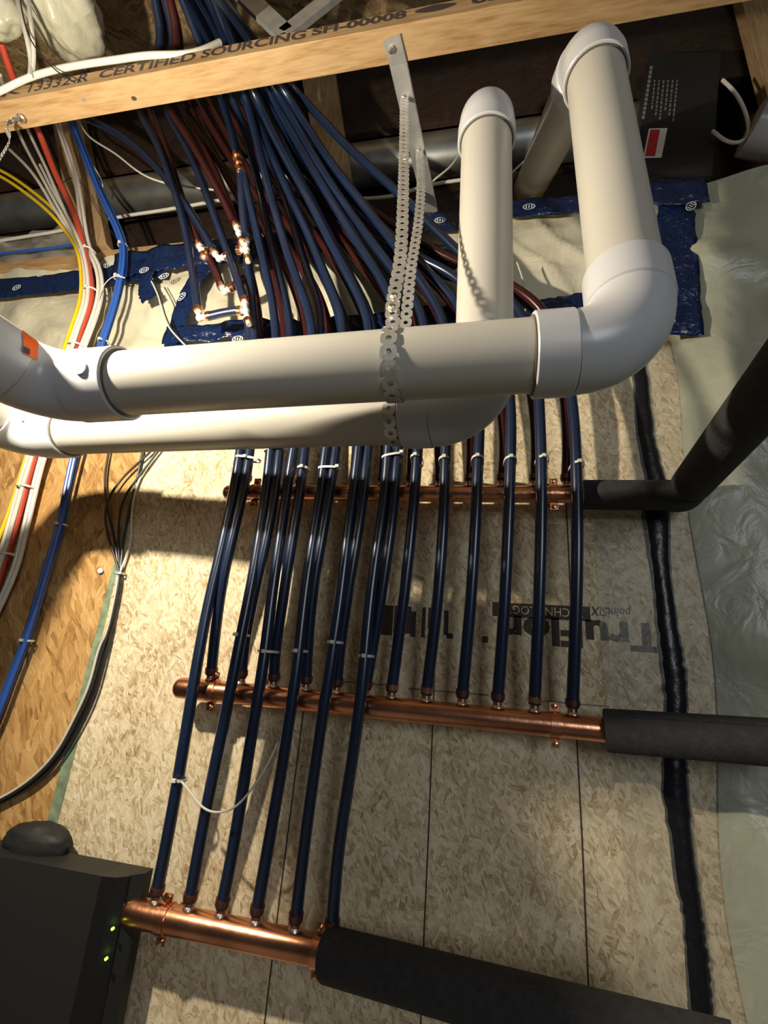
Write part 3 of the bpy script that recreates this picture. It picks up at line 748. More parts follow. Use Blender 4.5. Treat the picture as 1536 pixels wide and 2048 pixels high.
bot = [
 [(325,1712,-.08),(358,1558,-.10),(388,1360,F),(417,1200,F),(443,1100,F),(462,1010,F),(478,925,F),(486,860,-.11),(499,700,-.10),(499,655,-.10)],
 [(397,1712,-.08),(415,1600,-.10),(437,1500,-.11),(458,1400,F),(482,1270,F),(500,1185,F),(515,1100,F),(529,1010,F),(539,925,F),(546,840,-.12),(556,660,-.12)],
 [(467,1700,-.08),(492,1536,-.10),(515,1400,F),(531,1303,F),(542,1200,F),(557,1100,F),(570,1010,F),(582,925,F),(600,820,-.12),(637,663,-.13)],
 [(535,1700,-.08),(553,1600,-.10),(568,1500,-.11),(585,1400,F),(598,1303,F),(608,1200,F),(623,1100,F),(638,1010,F),(648,925,F),(662,820,-.12),(697,660,-.12)],
 [(607,1700,-.08),(627,1550,-.10),(642,1450,-.11),(658,1350,F),(668,1285,F),(680,1200,F),(692,1100,F),(703,1010,F),(715,925,F),(722,820,-.12),(747,657,-.13)],
 [(675,1700,-.08),(692,1600,-.10),(707,1500,-.11),(722,1400,F),(730,1312,F),(740,1200,F),(753,1100,F),(768,1010,F),(775,925,F),(780,820,-.12),(800,655,-.13)],
]
mid = [
 [(427,1330,-.07),(437,1200,-.10),(458,1100,F),(481,1010,F),(498,925,F),(505,850,-.10),(511,680,-.11)],
 [(486,1330,-.07),(490,1270,-.085),(510,1185,-.10),(528,1100,F),(547,1010,F),(557,925,F),(566,840,-.10),(588,660,-.10)],
 [(546,1330,-.07),(549,1303,-.085),(567,1200,-.10),(580,1100,F),(597,1010,F),(607,925,F),(618,820,-.09),(647,645,-.10)],
 [(612,1330,-.07),(609,1300,-.085),(621,1200,-.10),(640,1100,F),(655,1010,F),(669,925,F),(680,840,-.10),(690,660,-.095)],
 [(677,1330,-.07),(681,1285,-.085),(694,1200,-.10),(710,1100,F),(725,1010,F),(734,925,F),(742,820,-.09),(757,660,-.09)],
 [(737,1340,-.07),(745,1300,-.085),(762,1200,-.10),(776,1100,F),(788,1010,F),(794,925,F),(803,820,-.10),(833,655,-.11)],
 [(797,1300,-.075),(808,1200,-.09),(828,1010,F),(834,920,F),(840,820,-.11),(857,647,-.12)],
 [(862,1300,-.075),(877,1200,-.09),(889,1010,F),(891,920,F),(893,800,-.11),(897,645,-.12)],
 [(931,1300,-.075),(943,1200,-.09),(953,1010,F),(956,920,F),(962,820,-.10),(945,690,-.10),(915,600,-.10)],
 [(1002,1300,-.075),(1011,1200,-.09),(1018,1010,F),(1021,920,F),(1024,800,-.11),(1000,660,-.10),(912,545,-.09)],
 [(1075,1300,-.075),(1079,1200,-.09),(1083,1010,F),(1083,920,F),(1078,800,-.11),(1068,670,-.11),(1035,605,-.10),(920,510,-.10)],
 [(1149,1300,-.075),(1154,1200,-.09),(1155,1010,F),(1152,920,F),(1147,800,-.11),(1120,690,-.09),(1085,632,-.08),(1035,585,-.075),(905,560,-.075)],
]
# continuation of each pipe above the white pipes, up into the joist space
UP = {
 'b0': [(492,600,-.10)],
 'b1': [(540,580,-.12),(520,490,-.14),(500,410,-.17),(484,338,-.20)],
 'b2': [(600,580,-.14),(573,500,-.16),(552,430,-.17),(525,330,-.19),(492,190,-.22),(440,40,-.40),(380,-80,-.6)],
 'b3': [(668,590,-.12),(640,527,-.13),(612,455,-.14),(583,400,-.16),(545,310,-.18),(490,189,-.21),(425,40,-.37),(350,-80,-.6)],
 'b4': [(720,597,-.13),(687,533,-.15),(650,465,-.16),(620,400,-.18),(567,311,-.20),(508,189,-.23),(450,45,-.42),(400,-80,-.6)],
 'b5': [(780,580,-.13),(713,487,-.15),(675,420,-.16),(620,330,-.18),(540,190,-.20),(462,50,-.36),(400,-60,-.6)],
 'm0': [(505,600,-.11),(493,520,-.12)],
 'm1': [(565,580,-.09),(545,500,-.10),(530,430,-.12),(505,310,-.15),(468,200,-.18),(400,40,-.37),(330,-80,-.6)],
 'm2': [(632,590,-.10),(616,550,-.10),(590,460,-.11),(573,400,-.13),(535,300,-.15),(478,190,-.17),(410,30,-.35),(340,-80,-.6)],
 'm3': [(665,590,-.08),(640,540,-.085),(600,450,-.09),(560,350,-.11),(505,205,-.14),(450,80,-.3)],
 'm4': [(725,600,-.08),(695,540,-.085),(655,460,-.10),(615,380,-.12),(560,280,-.14),(520,190,-.16),(440,60,-.34)],
 'm5': [(790,580,-.10),(750,520,-.10),(690,440,-.11),(640,370,-.13),(570,260,-.15),(530,180,-.17),(450,50,-.35)],
 'm6': [(830,597,-.12),(790,543,-.13),(740,480,-.14),(683,400,-.16),(634,327,-.18),(554,180,-.2),(470,50,-.38),(400,-60,-.6)],
 'm7': [(860,590,-.12),(830,543,-.13),(787,487,-.14),(717,395,-.16),(650,315,-.17),(570,180,-.2),(480,50,-.4),(400,-60,-.6)],
 'm8': [(880,570,-.10),(843,530,-.10),(790,480,-.11),(730,420,-.12),(660,345,-.14),(590,250,-.16),(545,175,-.18),(470,60,-.36)],
 'm9': [(850,523,-.10),(790,490,-.10),(720,430,-.11),(650,350,-.12),(580,250,-.14),(540,180,-.16),(460,50,-.36)],
 'm10': [(847,433,-.12),(800,390,-.13),(745,338,-.14),(700,300,-.15),(650,245,-.17),(580,172,-.19),(490,60,-.38),(400,-60,-.6)],
 'm11': [(780,510,-.075),(700,440,-.08),(620,350,-.10),(560,250,-.12),(520,170,-.14),(450,60,-.33)],
}
def thin(p): return p
for i, q in enumerate(bot):
    q = [(u, v, (YM + (F - YM) * min(1, (1830 - v) / 400.0)) if v > 1390 else y) for u, v, y in q if v != 1712 and v != 1500 and v != 1450]
    pts = stub(B_OUT[i], Z1, 0.0225) + [P(*a) for a in q] + [P(*a) for a in UP['b%d' % i]]
    tube(thin(pts), M['pex_blue'], 'dark blue pipe rising from the bottom copper manifold, %s from its capped left end' % ORD[i], group='blue pipes', end='copper_dark', relaxn=40)
for i, q in enumerate(mid):
    q = [(u, v, (YM + (F - YM) * min(1, (1400 - v) / 300.0)) if v > 1050 else y) for u, v, y in q if v not in (1330, 1340, 1300)]
    pts = stub(M_OUT[i], Z2, 0.0205) + [P(*a) for a in q] + [P(*a) for a in UP['m%d' % i]]
    tube(thin(pts), M['pex_blue'], 'dark blue pipe rising from the middle copper manifold, %s from its capped left end' % ORD[i], group='blue pipes', end='copper_bright' if i in (6, 7, 10) else 'copper_dark', relaxn=40)
redtop = [(385,205),(395,240),(372,215),(420,250),(440,330),(450,370),(600,330),(560,330),(640,400),(620,340),(660,380),(700,420)]
for i, x in enumerate(T_OUT):
    b = V((x, YM, Z3 + 0.028)); u = [492, 546, 600, 655, 710, 765, 822, 880, 940, 1004, 1070, 1133][i]
    mids = {0: [(500,900,-.068),(515,780,-.065),(520,660,-.06),(500,540,-.06),(470,440,-.07),(420,320,-.09),(355,200,-.12),(345,60,-.33)],
            1: [(556,900,-.068),(570,780,-.065),(570,660,-.06),(530,500,-.065),(490,420,-.075),(430,310,-.09),(375,200,-.12),(352,50,-.33)],
            2: [(610,900,-.068),(622,780,-.065),(612,660,-.06),(590,580,-.06),(540,480,-.07),(480,380,-.08),(400,270,-.10),(350,190,-.13),(360,50,-.36)],
            3: [(663,900,-.068),(672,780,-.065),(660,660,-.055),(622,560,-.055),(595,523,-.06),(540,430,-.07),(470,330,-.09),(390,200,-.12)],
            4: [(716,900,-.068),(720,780,-.065),(690,640,-.055),(645,545,-.06),(617,505,-.06),(560,430,-.07),(490,330,-.085),(410,190,-.12)],
            5: [(770,900,-.068),(770,780,-.065),(730,640,-.055),(680,540,-.06),(630,470,-.07),(560,380,-.08),(480,260,-.10),(430,185,-.13)],
            6: [(824,900,-.068),(822,780,-.065),(790,625,-.06),(745,560,-.065),(712,518,-.07),(650,440,-.08),(580,350,-.09),(500,240,-.11),(450,180,-.13)],
            7: [(878,900,-.068),(872,780,-.065),(830,640,-.055),(770,560,-.055),(700,480,-.06),(620,400,-.07),(520,260,-.10),(460,175,-.12)],
            8: [(942,900,-.068),(935,790,-.07),(885,650,-.06),(860,600,-.06),(800,530,-.06),(720,470,-.06),(620,380,-.075),(520,240,-.10)],
            9: [(1008,900,-.068),(1000,800,-.068),(960,680,-.06),(890,590,-.055),(800,510,-.055),(700,430,-.065),(600,330,-.08),(510,210,-.11)],
            10: [(1072,900,-.068),(1065,800,-.068),(1030,670,-.058),(950,580,-.05),(850,520,-.052),(740,440,-.06),(640,350,-.08),(540,220,-.11)],
            11: [(1135,900,-.072),(1130,800,-.075),(1108,680,-.078),(1085,622,-.10),(1035,578,-.10),(930,530,-.052),(830,480,-.055),(730,410,-.065),(630,310,-.085),(550,200,-.11)]}[i]
    tube([b] + mids, M['pex_red'], 'dark maroon pipe rising from the top copper manifold, %s from its capped left end' % ORD[i], group='maroon pipes', end='copper_dark')
# loose branch pipes at the upper left, with their fittings
def seg_fit(name, px, y, label, kindm='tie', scale=1.0):
    """small PEX fitting: arms given as pixel directions, with copper crimp rings"""
    c = P(px[0][0], px[0][1], y); o = empty(name, c, label, 'pipe fitting', 'small pipe fittings')
    for (u, v) in px[1:]:
        e = P(u, v, y); d = (e - c).normalized(); L = (e - c).length
        obj('arm', lathe(c, d, [(0, 0.007), (L * 0.45, 0.007), (L * 0.45, 0.009), (L * 0.55, 0.009), (L * 0.55, 0.0065), (L, 0.0065)], 14), M['tie'], o, smooth='auto')
        obj('crimp_ring', lathe(c + d * (L * 0.62), d, [(0, 0.0085), (0, 0.0115), (0.011, 0.0115), (0.011, 0.0085)], 18), M['copper_bright'], o, smooth='auto')
    obj('body', blob(c, (0.0095, 0.0095, 0.0095), 1.0, 0.03, 14, 8), M['tie'], o, smooth=True)
Yf = -0.14
tube([(396,618,Yf),(385,540,Yf),(366,440,Yf),(345,370,Yf),(310,280,-.15),(275,215,-.17),(330,50,-.38)], M['pex_blue'], 'blue branch pipe ending at the lower left white elbow', group='branch pipes')
tube([(416,633,Yf),(445,626,Yf),(482,620,Yf)], M['pex_blue'], 'short level blue stub between the lower white elbow and tee', group='branch pipes')
tube([(488,600,Yf),(470,545,Yf),(450,490,Yf),(425,420,Yf),(398,350,Yf),(370,290,-.15),(330,215,-.17),(350,50,-.38)], M['pex_blue'], 'blue branch pipe dropping to the lower white tee', group='branch pipes')
tube([(425,496,-.13),(400,455,-.13),(372,410,-.13),(345,375,-.125),(300,320,-.13),(240,270,-.14),(170,235,-.16)], M['pex_blue'], 'blue branch pipe slanting down from far left to the upper white fittings', group='branch pipes')
tube([(400,492,-.115),(380,440,-.115),(355,370,-.112),(330,290,-.13),(295,205,-.15),(335,55,-.36)], M['pex_red'], 'maroon branch pipe crossing behind the blue ones at the far left', group='branch pipes')
tube([(443,574,-.115),(430,540,-.115),(412,505,-.115)], M['pex_red'], 'short maroon stub above the white elbow', group='branch pipes')
tube([(460,578,-.115),(475,567,-.115),(496,553,-.115)], M['pex_red'], 'short slanting maroon stub right of the white elbow', group='branch pipes')
tube([(491,470,-.165),(484,400,-.18),(482,345,-.20)], M['pex_blue'], 'blue branch pipe between the copper crimp and the upper tee', group='branch pipes')
tube([(474,312,-.205),(462,260,-.205),(440,190,-.22),(390,60,-.38)], M['pex_blue'], 'blue branch pipe above the bright copper crimp', group='branch pipes')
tube([(468,445,-.155),(452,410,-.155),(425,360,-.16),(380,280,-.17),(330,200,-.19),(358,45,-.40)], M['pex_red'], 'maroon branch pipe leading to the upper white connector', group='branch pipes')
seg_fit('elbow_fitting', [(399,636),(396,614),(422,631)], Yf, 'lowest white plastic elbow with copper crimp rings at the left')
seg_fit('tee_fitting', [(492,622),(488,592),(478,622),(498,650)], Yf, 'lower white plastic tee with copper crimp rings')
seg_fit('elbow_fitting', [(450,583),(441,570),(464,575)], -.115, 'white plastic elbow joining the two short maroon stubs')
seg_fit('tee_fitting', [(403,500),(396,486),(420,502),(408,514)], -.125, 'white plastic tee at the upper left over the blue tape')
seg_fit('elbow_fitting', [(438,517),(424,500),(456,512)], -.14, 'white plastic elbow between the upper left tee and the blue pipe')
seg_fit('tee_fitting', [(493,500),(491,470),(476,500),(496,524)], -.150, 'upper white plastic tee with a copper crimp beneath the blue pair')
seg_fit('connector_fitting', [(478,466),(470,446),(486,488)], -.158, 'slim white connector under the maroon branch pipe')
cr_ = empty('crimp_coupling', P(477, 330, -.203), 'bright copper crimp coupling joining blue pipes under the chord', 'pipe fitting', 'small pipe fittings')
a = P(474, 310, -.205); b = P(483, 345, -.203); d = (b - a).normalized(); L = (b - a).length
for t in (0.0, 0.42, 0.78):
    obj('crimp_ring', lathe(a + d * (L * t), d, [(0, 0.011), (0, 0.0135), (L * 0.2, 0.0135), (L * 0.2, 0.011)], 18), M['copper_bright'], cr_, smooth='auto')
obj('body', cyl(a, b, 0.010, 16), M['copper_bright'], cr_, smooth='auto')

# ------------------------------------------------------------------ insulated pipes
def ins(name_label, legs, r, seam=False):
    o = empty('insulated_pipe', legs[0][0], name_label, 'insulated pipe')
    for a, b, rr in legs:
        d = (V(b) - V(a)).normalized(); L = (V(b) - V(a)).length
        obj('foam_sleeve', lathe(a, d, [(0, rr * 0.62), (0, rr - 0.002), (0.003, rr), (L, rr)], 36), M['foam'], o, smooth='auto')
    return o
a = P(1163, 988, YM); b = P(1352, 986, YM); a.z = b.z = Z3
c_ = P(1375, 978, YM - 0.005); e = P(1640, 660, -0.52)
i1 = ins('black foam insulated pipe leaving the top manifold and rising to the right', [(a, b, 0.030)], 0.03)
ell = smoothpath([b - V((0.02, 0, 0)), b + V((0.012, 0, 0)), c_ + V((0.008, -0.002, 0.006)), c_.lerp(e, 0.12)], 6)
obj('foam_elbow', sweep(ell, 0.0305, 32), M['foam'], i1, smooth='auto')
d = (e - c_).normalized()
obj('foam_sleeve', lathe(c_ + d * 0.02, d, [(0, 0.02), (0, 0.032), (0.003, 0.0345), ((e - c_).length, 0.037)], 36), M['foam'], i1, smooth='auto')
a = V((P(1208, 1458, YM).x, YM - 0.004, Z2)); e = P(1620, 1490, -0.13)
i2 = ins('black foam insulated pipe with a slit leaving the middle manifold', [(a, e, 0.0345)], 0.035)
d = (e - a).normalized(); sd = V((0, -0.72, 0.69))
obj('seam', sweep([a + sd * 0.0338 + d * 0.002, a.lerp(e, 0.5) + sd * 0.0338, e + sd * 0.0338], 0.0016, 6), M['gloss_black'], i2)
a = V((P(655, 1903, YM).x, YM - 0.004, Z1)); e = P(1480, 2130, -0.22)
i3 = ins('thick black foam insulated pipe leaving the bottom manifold along the lower edge', [(a, e, 0.0365)], 0.035)

# ------------------------------------------------------------------ perforated straps
def strap(path, wdir, label, w=0.0205, pitch=0.019, parent=None, name='perforated_strap', closed=False):
    pts = smoothpath(path, 12) if len(path) > 2 else [V(path[0]), V(path[1])]
    cum = [0]
    for i in range(1, len(pts)): cum.append(cum[-1] + (pts[i] - pts[i - 1]).length)
    def at(s):
        s = max(0, min(cum[-1] - 1e-7, s)); i = 0
        while i < len(cum) - 2 and cum[i + 1] < s: i += 1
        t = (s - cum[i]) / max(1e-9, cum[i + 1] - cum[i]); return pts[i].lerp(pts[i + 1], t), (pts[i + 1] - pts[i]).normalized()
    def wd(p):
        if callable(wdir): return wdir(p)
        return V(wdir)
    nmod = max(1, round(cum[-1] / pitch)); pl = cum[-1] / nmod
    vs, fs = [], []
    K = 16
    def mp(s, q):
        p, t = at(s); x = wd(p); x = (x - t * x.dot(t)).normalized(); return p + x * q
    for m in range(nmod):
        s0 = m * pl
        base = len(vs)
        for k in range(K):
            a_ = 2 * math.pi * (k + 0.5) / K; ca, sa = math.cos(a_), math.sin(a_)
            mm = max(abs(ca), abs(sa)); su, wu = ca / mm, sa / mm      # square boundary
            hw = w / 2 * (1 - 0.16 * abs(su) ** 2)
            vs.append(mp(s0 + pl * (0.5 + 0.5 * su), hw * wu))
            rr = 0.0038
            vs.append(mp(s0 + pl * 0.5 + rr * ca, rr * sa * 1.0))
        for k in range(K):
            k2 = (k + 1) % K; fs.append([base + 2 * k, base + 2 * k2, base + 2 * k2 + 1, base + 2 * k + 1])
    o = obj(name, (vs, fs), M['galv'], parent, label=label)
    bm = bmesh.new(); bm.from_mesh(o.data); bmesh.ops.remove_doubles(bm, verts=bm.verts, dist=0.0002); bm.to_mesh(o.data); bm.free()
    md = o.modifiers.new('solid', 'SOLIDIFY'); md.thickness = 0.001; md.offset = 0
    return o
# flat steel hanger between the chord and the plate
ha = PZ(783, 74, ZB0 - 0.002); hb = P(862, 425, -0.016)
hg = empty('steel_hanger_strip', ha, 'flat galvanised steel strip slanting from the stamped chord to the top plate', 'bracket')
hk = PZ(797, 128, ZB0 - 0.0025)
obj('strip', flat(hk, hb, 0.040, (1, 0, 0), 0.002), M['galv'], hg)
obj('strip_end', flat(ha, hk, 0.040, (1, 0, 0), 0.002), M['galv'], hg)
obj('bolt', lathe(PZ(784, 98, ZB0 - 0.004), (0, 0, -1), [(0, 0.008), (0.004, 0.008), (0.006, 0.005)], 6), M['solder'], hg)
def hpt(v):                 # point on hanger strip at image row v
    best = None
    for i in range(201):
        p = hk.lerp(hb, i / 200); c = ROT.inverted() @ (p - CAM); vv = CY - FPX * c.y / -c.z
        if best is None or abs(vv - v) < best[0]: best = (abs(vv - v), p)
    return best[1]
A1 = hpt(200) + V((-0.004, -0.006, 0)); A2 = hpt(306) + V((0.004, -0.006, 0))
def loop(center, d, r, s0=0.0, turns=1.0, n=28):
    d = V(d).normalized(); up = V((0, 0, 1)); up = (up - d * up.dot(d)).normalized(); w = d.cross(up)
    return [V(center) + (up * math.cos(2 * math.pi * k / n * turns + s0) + w * math.sin(2 * math.pi * k / n * turns + s0)) * r for k in range(n + 1)]
xs1 = P(772, 730, -0.55).x
cf = f0 + fd * ((xs1 - f0.x) / fd.x)
lp1 = loop(cf, fd, RP + 0.0022)
s1 = empty('strap_hanger', A1, 'nearer perforated steel strap looped around the front white pipe', 'strap', 'perforated strap hangers')
strap(lp1[2:-1], fd, None, parent=s1, name='loop')
top1 = lp1[0] + V((0, 0.004, 0))
u1 = P(785, 628, top1.y)
strap([top1 + V((0, -0.012, -0.006)), u1, P(800, 520, -.47), P(806, 400, -.43), P(808, 300, -.37), A1], lambda p: V((1, 0, 0)), None, parent=s1, name='tail')
for q in (P(784, 618, u1.y - .004), P(788, 596, u1.y - .004)):
    obj('bolt', lathe(q, (0, -1, 0.1), [(0, 0.006), (0.005, 0.006), (0.007, 0.003)], 6), M['solder'], s1)
obj('screw', lathe(A1 + V((0, 0, 0.002)), (0, -0.8, -0.5), [(0, 0.007), (0.004, 0.007), (0.006, 0.004)], 10), M['solder'], s1)
xs2 = P(782, 840, -0.41).x
cr2 = r0 + rd * ((xs2 - r0.x) / rd.x)
lp2 = loop(cr2, rd, RP + 0.0022)
s2 = empty('strap_hanger', A2, 'farther perforated steel strap looped around the rear white pipe', 'strap', 'perforated strap hangers')
strap(lp2[2:-1], rd, None, parent=s2, name='loop')
strap([lp2[0] + V((0, -0.006, -0.001)), P(812, 640, -.375), P(822, 540, -.35), P(836, 450, -.31), P(842, 380, -.27), A2], lambda p: V((1, 0, 0)), None, parent=s2, name='tail')
obj('screw', lathe(A2 + V((0, 0, 0.002)), (0, -0.8, -0.5), [(0, 0.007), (0.004, 0.007), (0.006, 0.004)], 10), M['solder'], s2)
B3 = PZ(45, 233, ZB0 - 0.003)
s3 = empty('strap_hanger', B3, 'perforated steel strap screwed under the left end of the stamped chord', 'strap', 'perforated strap hangers')
strap([B3, B3 + V((-0.012, -0.01, -0.03)), P(20, 280, -.42), P(-8, 330, -.45), P(-60, 420, -.5)], V((0.8, -0.6, 0)), None, parent=s3, name='tail')
obj('screw', lathe(PZ(43, 236, ZB0 - 0.006), (0, -0.2, -1), [(0, 0.010), (0.004, 0.010), (0.006, 0.006)], 10), M['solder'], s3)

# ------------------------------------------------------------------ cables
def cable(path, mat, label, r, group=None, name='cable', n=6, seg=8):
    return tube(path, mat, label, r, name, 'cable', group, None, seg, n)
def off(path, du, dv=0, dy=0): return [(u + du, v + dv, y + dy) for u, v, y in path]
yc = -0.055
RED = [(2,87,-.40),(27,160,-.33),(77,260,-.16),(110,347,-.11),(147,420,-.09),(170,507,-.08),(181,560,-.075),(180,607,-.075),(163,653,-.075),(147,700,-.07),(105,810,-.06),(67,917,-.04),(50,977,-.035),(28,1057,-.03),(13,1103,-.03),(-8,1170,-.03),(-40,1260,-.03)]
cable(RED, M['red_cable'], 'thick red cable in the bundle at the left', 0.0098, seg=12)
WL = [(160,505,-.078),(169,560,-.073),(167,607,-.073),(150,655,-.073),(135,702,-.07),(92,812,-.06),(55,917,-.036),(37,977,-.033),(15,1057,-.03),(0,1107,-.03),(-30,1190,-.03)]
cable([(20,300,-.10),(67,347,-.10),(110,420,-.09),(140,467,-.085)] + WL, M['white_cable'], 'white cable along the left edge of the red cable, lowest at its fan-out', 0.0052, 'white bundle cables')
cable([(0,150,-.34),(37,267,-.12),(83,353,-.10),(122,425,-.09),(146,467,-.08)] + off(WL, 4, 0, .012), M['white_cable'], 'white cable left of the red cable, second from the left at the chord', 0.0052, 'white bundle cables')
cable([(25,190,-.32),(57,263,-.13),(93,337,-.11),(133,430,-.10),(152,467,-.095)] + off(WL, 7, 0, -.012), M['white_cable'], 'white cable left of the red cable, third from the left at the chord', 0.0052, 'white bundle cables')
WR = [(173,500,-.07),(188,525,-.07),(197,567,-.07),(193,607,-.07),(175,660,-.07),(158,703,-.065),(115,815,-.055),(80,920,-.033),(64,983,-.03),(42,1077,-.027),(28,1133,-.027),(0,1200,-.027),(-30,1260,-.027)]
cable([(90,160,-.33),(113,247,-.12),(133,307,-.10),(150,360,-.09),(160,433,-.08)] + WR, M['white_cable'], 'white cable hugging the right side of the red cable', 0.0052, 'white bundle cables')
cable([(96,160,-.33),(119,247,-.12),(140,307,-.10),(156,360,-.085),(168,433,-.075)] + off(WR, 8, 0, .003), M['white_cable'], 'white cable at the right edge of the bundle', 0.0052, 'white bundle cables')
cable([(80,330,-.09),(110,390,-.085),(140,450,-.07)] + off(WR, 3, 2, .014), M['white_cable'], 'white cable tucked behind the right side of the bundle', 0.0050, 'white bundle cables')
YL = [(-40,335,-.13),(0,352,-.12),(50,385,-.11),(100,426,-.10),(133,465,-.095),(153,497,-.085),(163,560,-.08),(159,607,-.08),(142,655,-.08),(128,702,-.075),(88,812,-.06),(50,920,-.03),(20,1020,-.03),(-20,1120,-.025)]
cable(YL, M['yellow_cable'], 'yellow cable, lower one where the pair fans out at the left edge', 0.0052, 'yellow cables')
cable(off(YL[:6], 6, -9, .012) + off(YL[6:], 2, 0, .014), M['yellow_cable'], 'yellow cable, upper one where the pair fans out at the left edge', 0.0052, 'yellow cables')
BL = [(120,190,-.25),(143,247,-.12),(167,307,-.10),(200,387,-.09),(240,473,-.07),(246,497,-.065),(240,560,-.06),(223,627,-.055),(203,687,-.055),(170,810,-.05),(147,917,-.035),(133,983,-.03),(120,1050,-.028),(87,1157,-.026),(60,1250,-.026),(43,1300,-.026),(20,1360,-.026),(-4,1425,-.026),(-40,1500,-.026)]
for k, (du, dy, lb_) in enumerate(((-4, 0, 'blue cable, leftmost strand of the slim blue bundle'), (2, -.010, 'blue cable, front strand of the slim blue bundle'), (7, .002, 'blue cable, rightmost strand of the slim blue bundle'))):
    cable(off(BL, du, 0, dy), M['blue_cable'], lb_, 0.0048, 'blue cables')
cable([(140,225,-.14),(155,240,-.12),(173,270,-.11),(233,307,-.10),(300,358,-.09),(360,372,-.06),(430,380,-.03)], M['white_cable'], 'thin white cable slanting from the chord in front of the duct', 0.0030)
cable([(160,290,-.07),(173,313,-.06),(200,353,-.05),(206,372,-.05),(200,392,-.045)], M['white_cable'], 'short thin white cable hooked beside the left post', 0.0026)
cable([(-60,494,.03),(0,481,.03),(120,462,.03),(230,435,.03),(330,420,.03),(443,400,.03)], M['white_cable'], 'grey white cable running level above the plate at the left', 0.0055)
cable([(620,400,.03),(700,398,.03),(790,392,.03),(850,372,.02),(920,360,.02),(1000,350,.02)], M['white_cable'], 'white cable running level under the duct toward the rear upright pipe', 0.005)
cable([(840,388,0.0),(870,358,-.02),(900,335,-.02),(925,300,-.02),(960,270,.0)], M['white_cable'], 'thin white cable curving up beside the rear white elbow', 0.003)
cable([(1000,372,-.02),(1040,330,-.02),(1075,305,-.02),(1120,300,-.01)], M['white_cable'], 'thin white cable arching between the two upright white pipes', 0.003)
cable([(1445,160,-.05),(1466,180,-.05),(1487,215,-.05),(1497,255,-.05),(1490,280,-.05),(1465,287,-.05),(1425,262,-.05)], M['white_cable'], 'loop of thin white wire beside the black carton', 0.0045)
cable([(-80,520,.0),(0,507,.0),(90,498,.0),(155,488,.0)], M['blue_cable'], 'blue wire lying level just above the plate at the far left', 0.0045)
cable([(262,1500,-.0)] and [(100,395,-.02),(140,350,-.04),(190,415,-.04),(220,460,-.04),(244,492,-.045)], M['black_cable'], 'thin brown wire crossing the left post', 0.0012)
cable([(-60,205,-.437),(0,183,-.437),(50,158,-.437),(110,140,-.436),(160,130,-.436),(230,120,-.434),(300,110,-.432),(385,108,-.42),(440,85,-.40)], M['white_cable'], 'thick white cable lying along the top of the stamped chord', 0.0075, seg=10)
cable([(30,-40,-.50),(42,30,-.49),(55,80,-.47),(62,120,-.45),(60,152,-.445)], M['white_cable'], 'white cable dangling in front of the white insulation bulges, left one', 0.0055)
cable([(52,-40,-.50),(60,30,-.49),(66,80,-.47),(68,120,-.45),(64,150,-.44)], M['white_cable'], 'white cable dangling in front of the white insulation bulges, right one', 0.0050)
cable([(36,-40,-.51),(46,30,-.50),(60,80,-.48),(110,140,-.445),(150,165,-.44)], M['black_cable'], 'thin black wire trailing over the white cable on the chord', 0.0015)
# black wires on the warm board and their descent
L1 = [(238,1147,-.012),(230,1200,-.012),(213,1267,-.012),(200,1290,-.012),(180,1367,-.012),(143,1447,-.012),(110,1507,-.012),(67,1553,-.012),(0,1597,-.012),(-60,1620,-.012)]
L2 = [(240,1147,-.012),(232,1205,-.012),(222,1267,-.012),(210,1320,-.012),(190,1392,-.012),(158,1458,-.012),(112,1530,-.012),(65,1572,-.012),(0,1606,-.012),(-60,1632,-.012)]
def mixp(a, b, t, dy): return [(p[0] * (1 - t) + q[0] * t, p[1] * (1 - t) + q[1] * t, p[2] + dy) for p, q in zip(a, b)]
hid = [(360,800,-.02)]
cable([(235,800,-.02),(217,907,-.012),(210,950,-.012),(213,1007,-.014),(227,1067,-.014),(236,1128,-.014)] + mixp(L1, L2, .1, 0), M['black_cable'], 'black wire dropping straightest to the wire tie on the board seam', 0.0030, 'black wires')
cable([(380,800,-.02),(303,903,-.014),(247,953,-.014),(217,997,-.020),(210,1037,-.020),(220,1083,-.018),(234,1128,-.018)] + mixp(L1, L2, .4, -.006), M['black_cable'], 'black wire crossing over the leftmost one above the tie', 0.0030, 'black wires')
cable([(390,800,-.02),(310,910,-.014),(280,950,-.014),(247,997,-.014),(237,1050,-.014),(239,1128,-.012)] + mixp(L1, L2, .7, 0), M['black_cable'], 'black wire bowing in from the right above the tie', 0.0030, 'black wires')
cable([(300,800,-.02),(285,900,-.012),(275,955,-.010),(262,1010,-.010),(250,1060,-.010),(242,1128,-.010)] + mixp(L1, L2, 1.0, 0), M['black_cable'], 'black wire nearest the pale board above the tie', 0.0030, 'black wires')
cable([(400,800,-.02),(317,903,-.010),(283,947,-.010),(263,1017,-.010),(262,1083,-.010),(247,1128,-.010)] + mixp(L1, L2, .0, -.006), M['white_cable'], 'white wire running down with the black wires', 0.0028, 'black wires')
cable([(363,1563,-.115),(383,1587,-.12),(403,1613,-.125),(427,1625,-.128),(467,1617,-.128),(500,1583,-.125),(533,1533,-.112),(556,1485,-.095)], M['white_cable'], 'loose white tie tail looping across the lower blue pipes', 0.0020)
tw = [(303,563,-.07),(316,590,-.065),(325,625,-.065),(338,655,-.065),(355,675,-.06),(374,694,-.06)]
cable(tw, M['white_cable'], 'grey half of a twisted bare wire pair in front of the torn blue tape', 0.0022)
cable(off(tw, 4, 0, -.004), M['black_cable'], 'black half of a twisted bare wire pair in front of the torn blue tape', 0.0018)
cable([(1034,525,-.05),(1043,550,-.05),(1052,590,-.05),(1050,630,-.05)], M['white_cable'], 'thin white wire curving beside the rear upright pipe', 0.002)
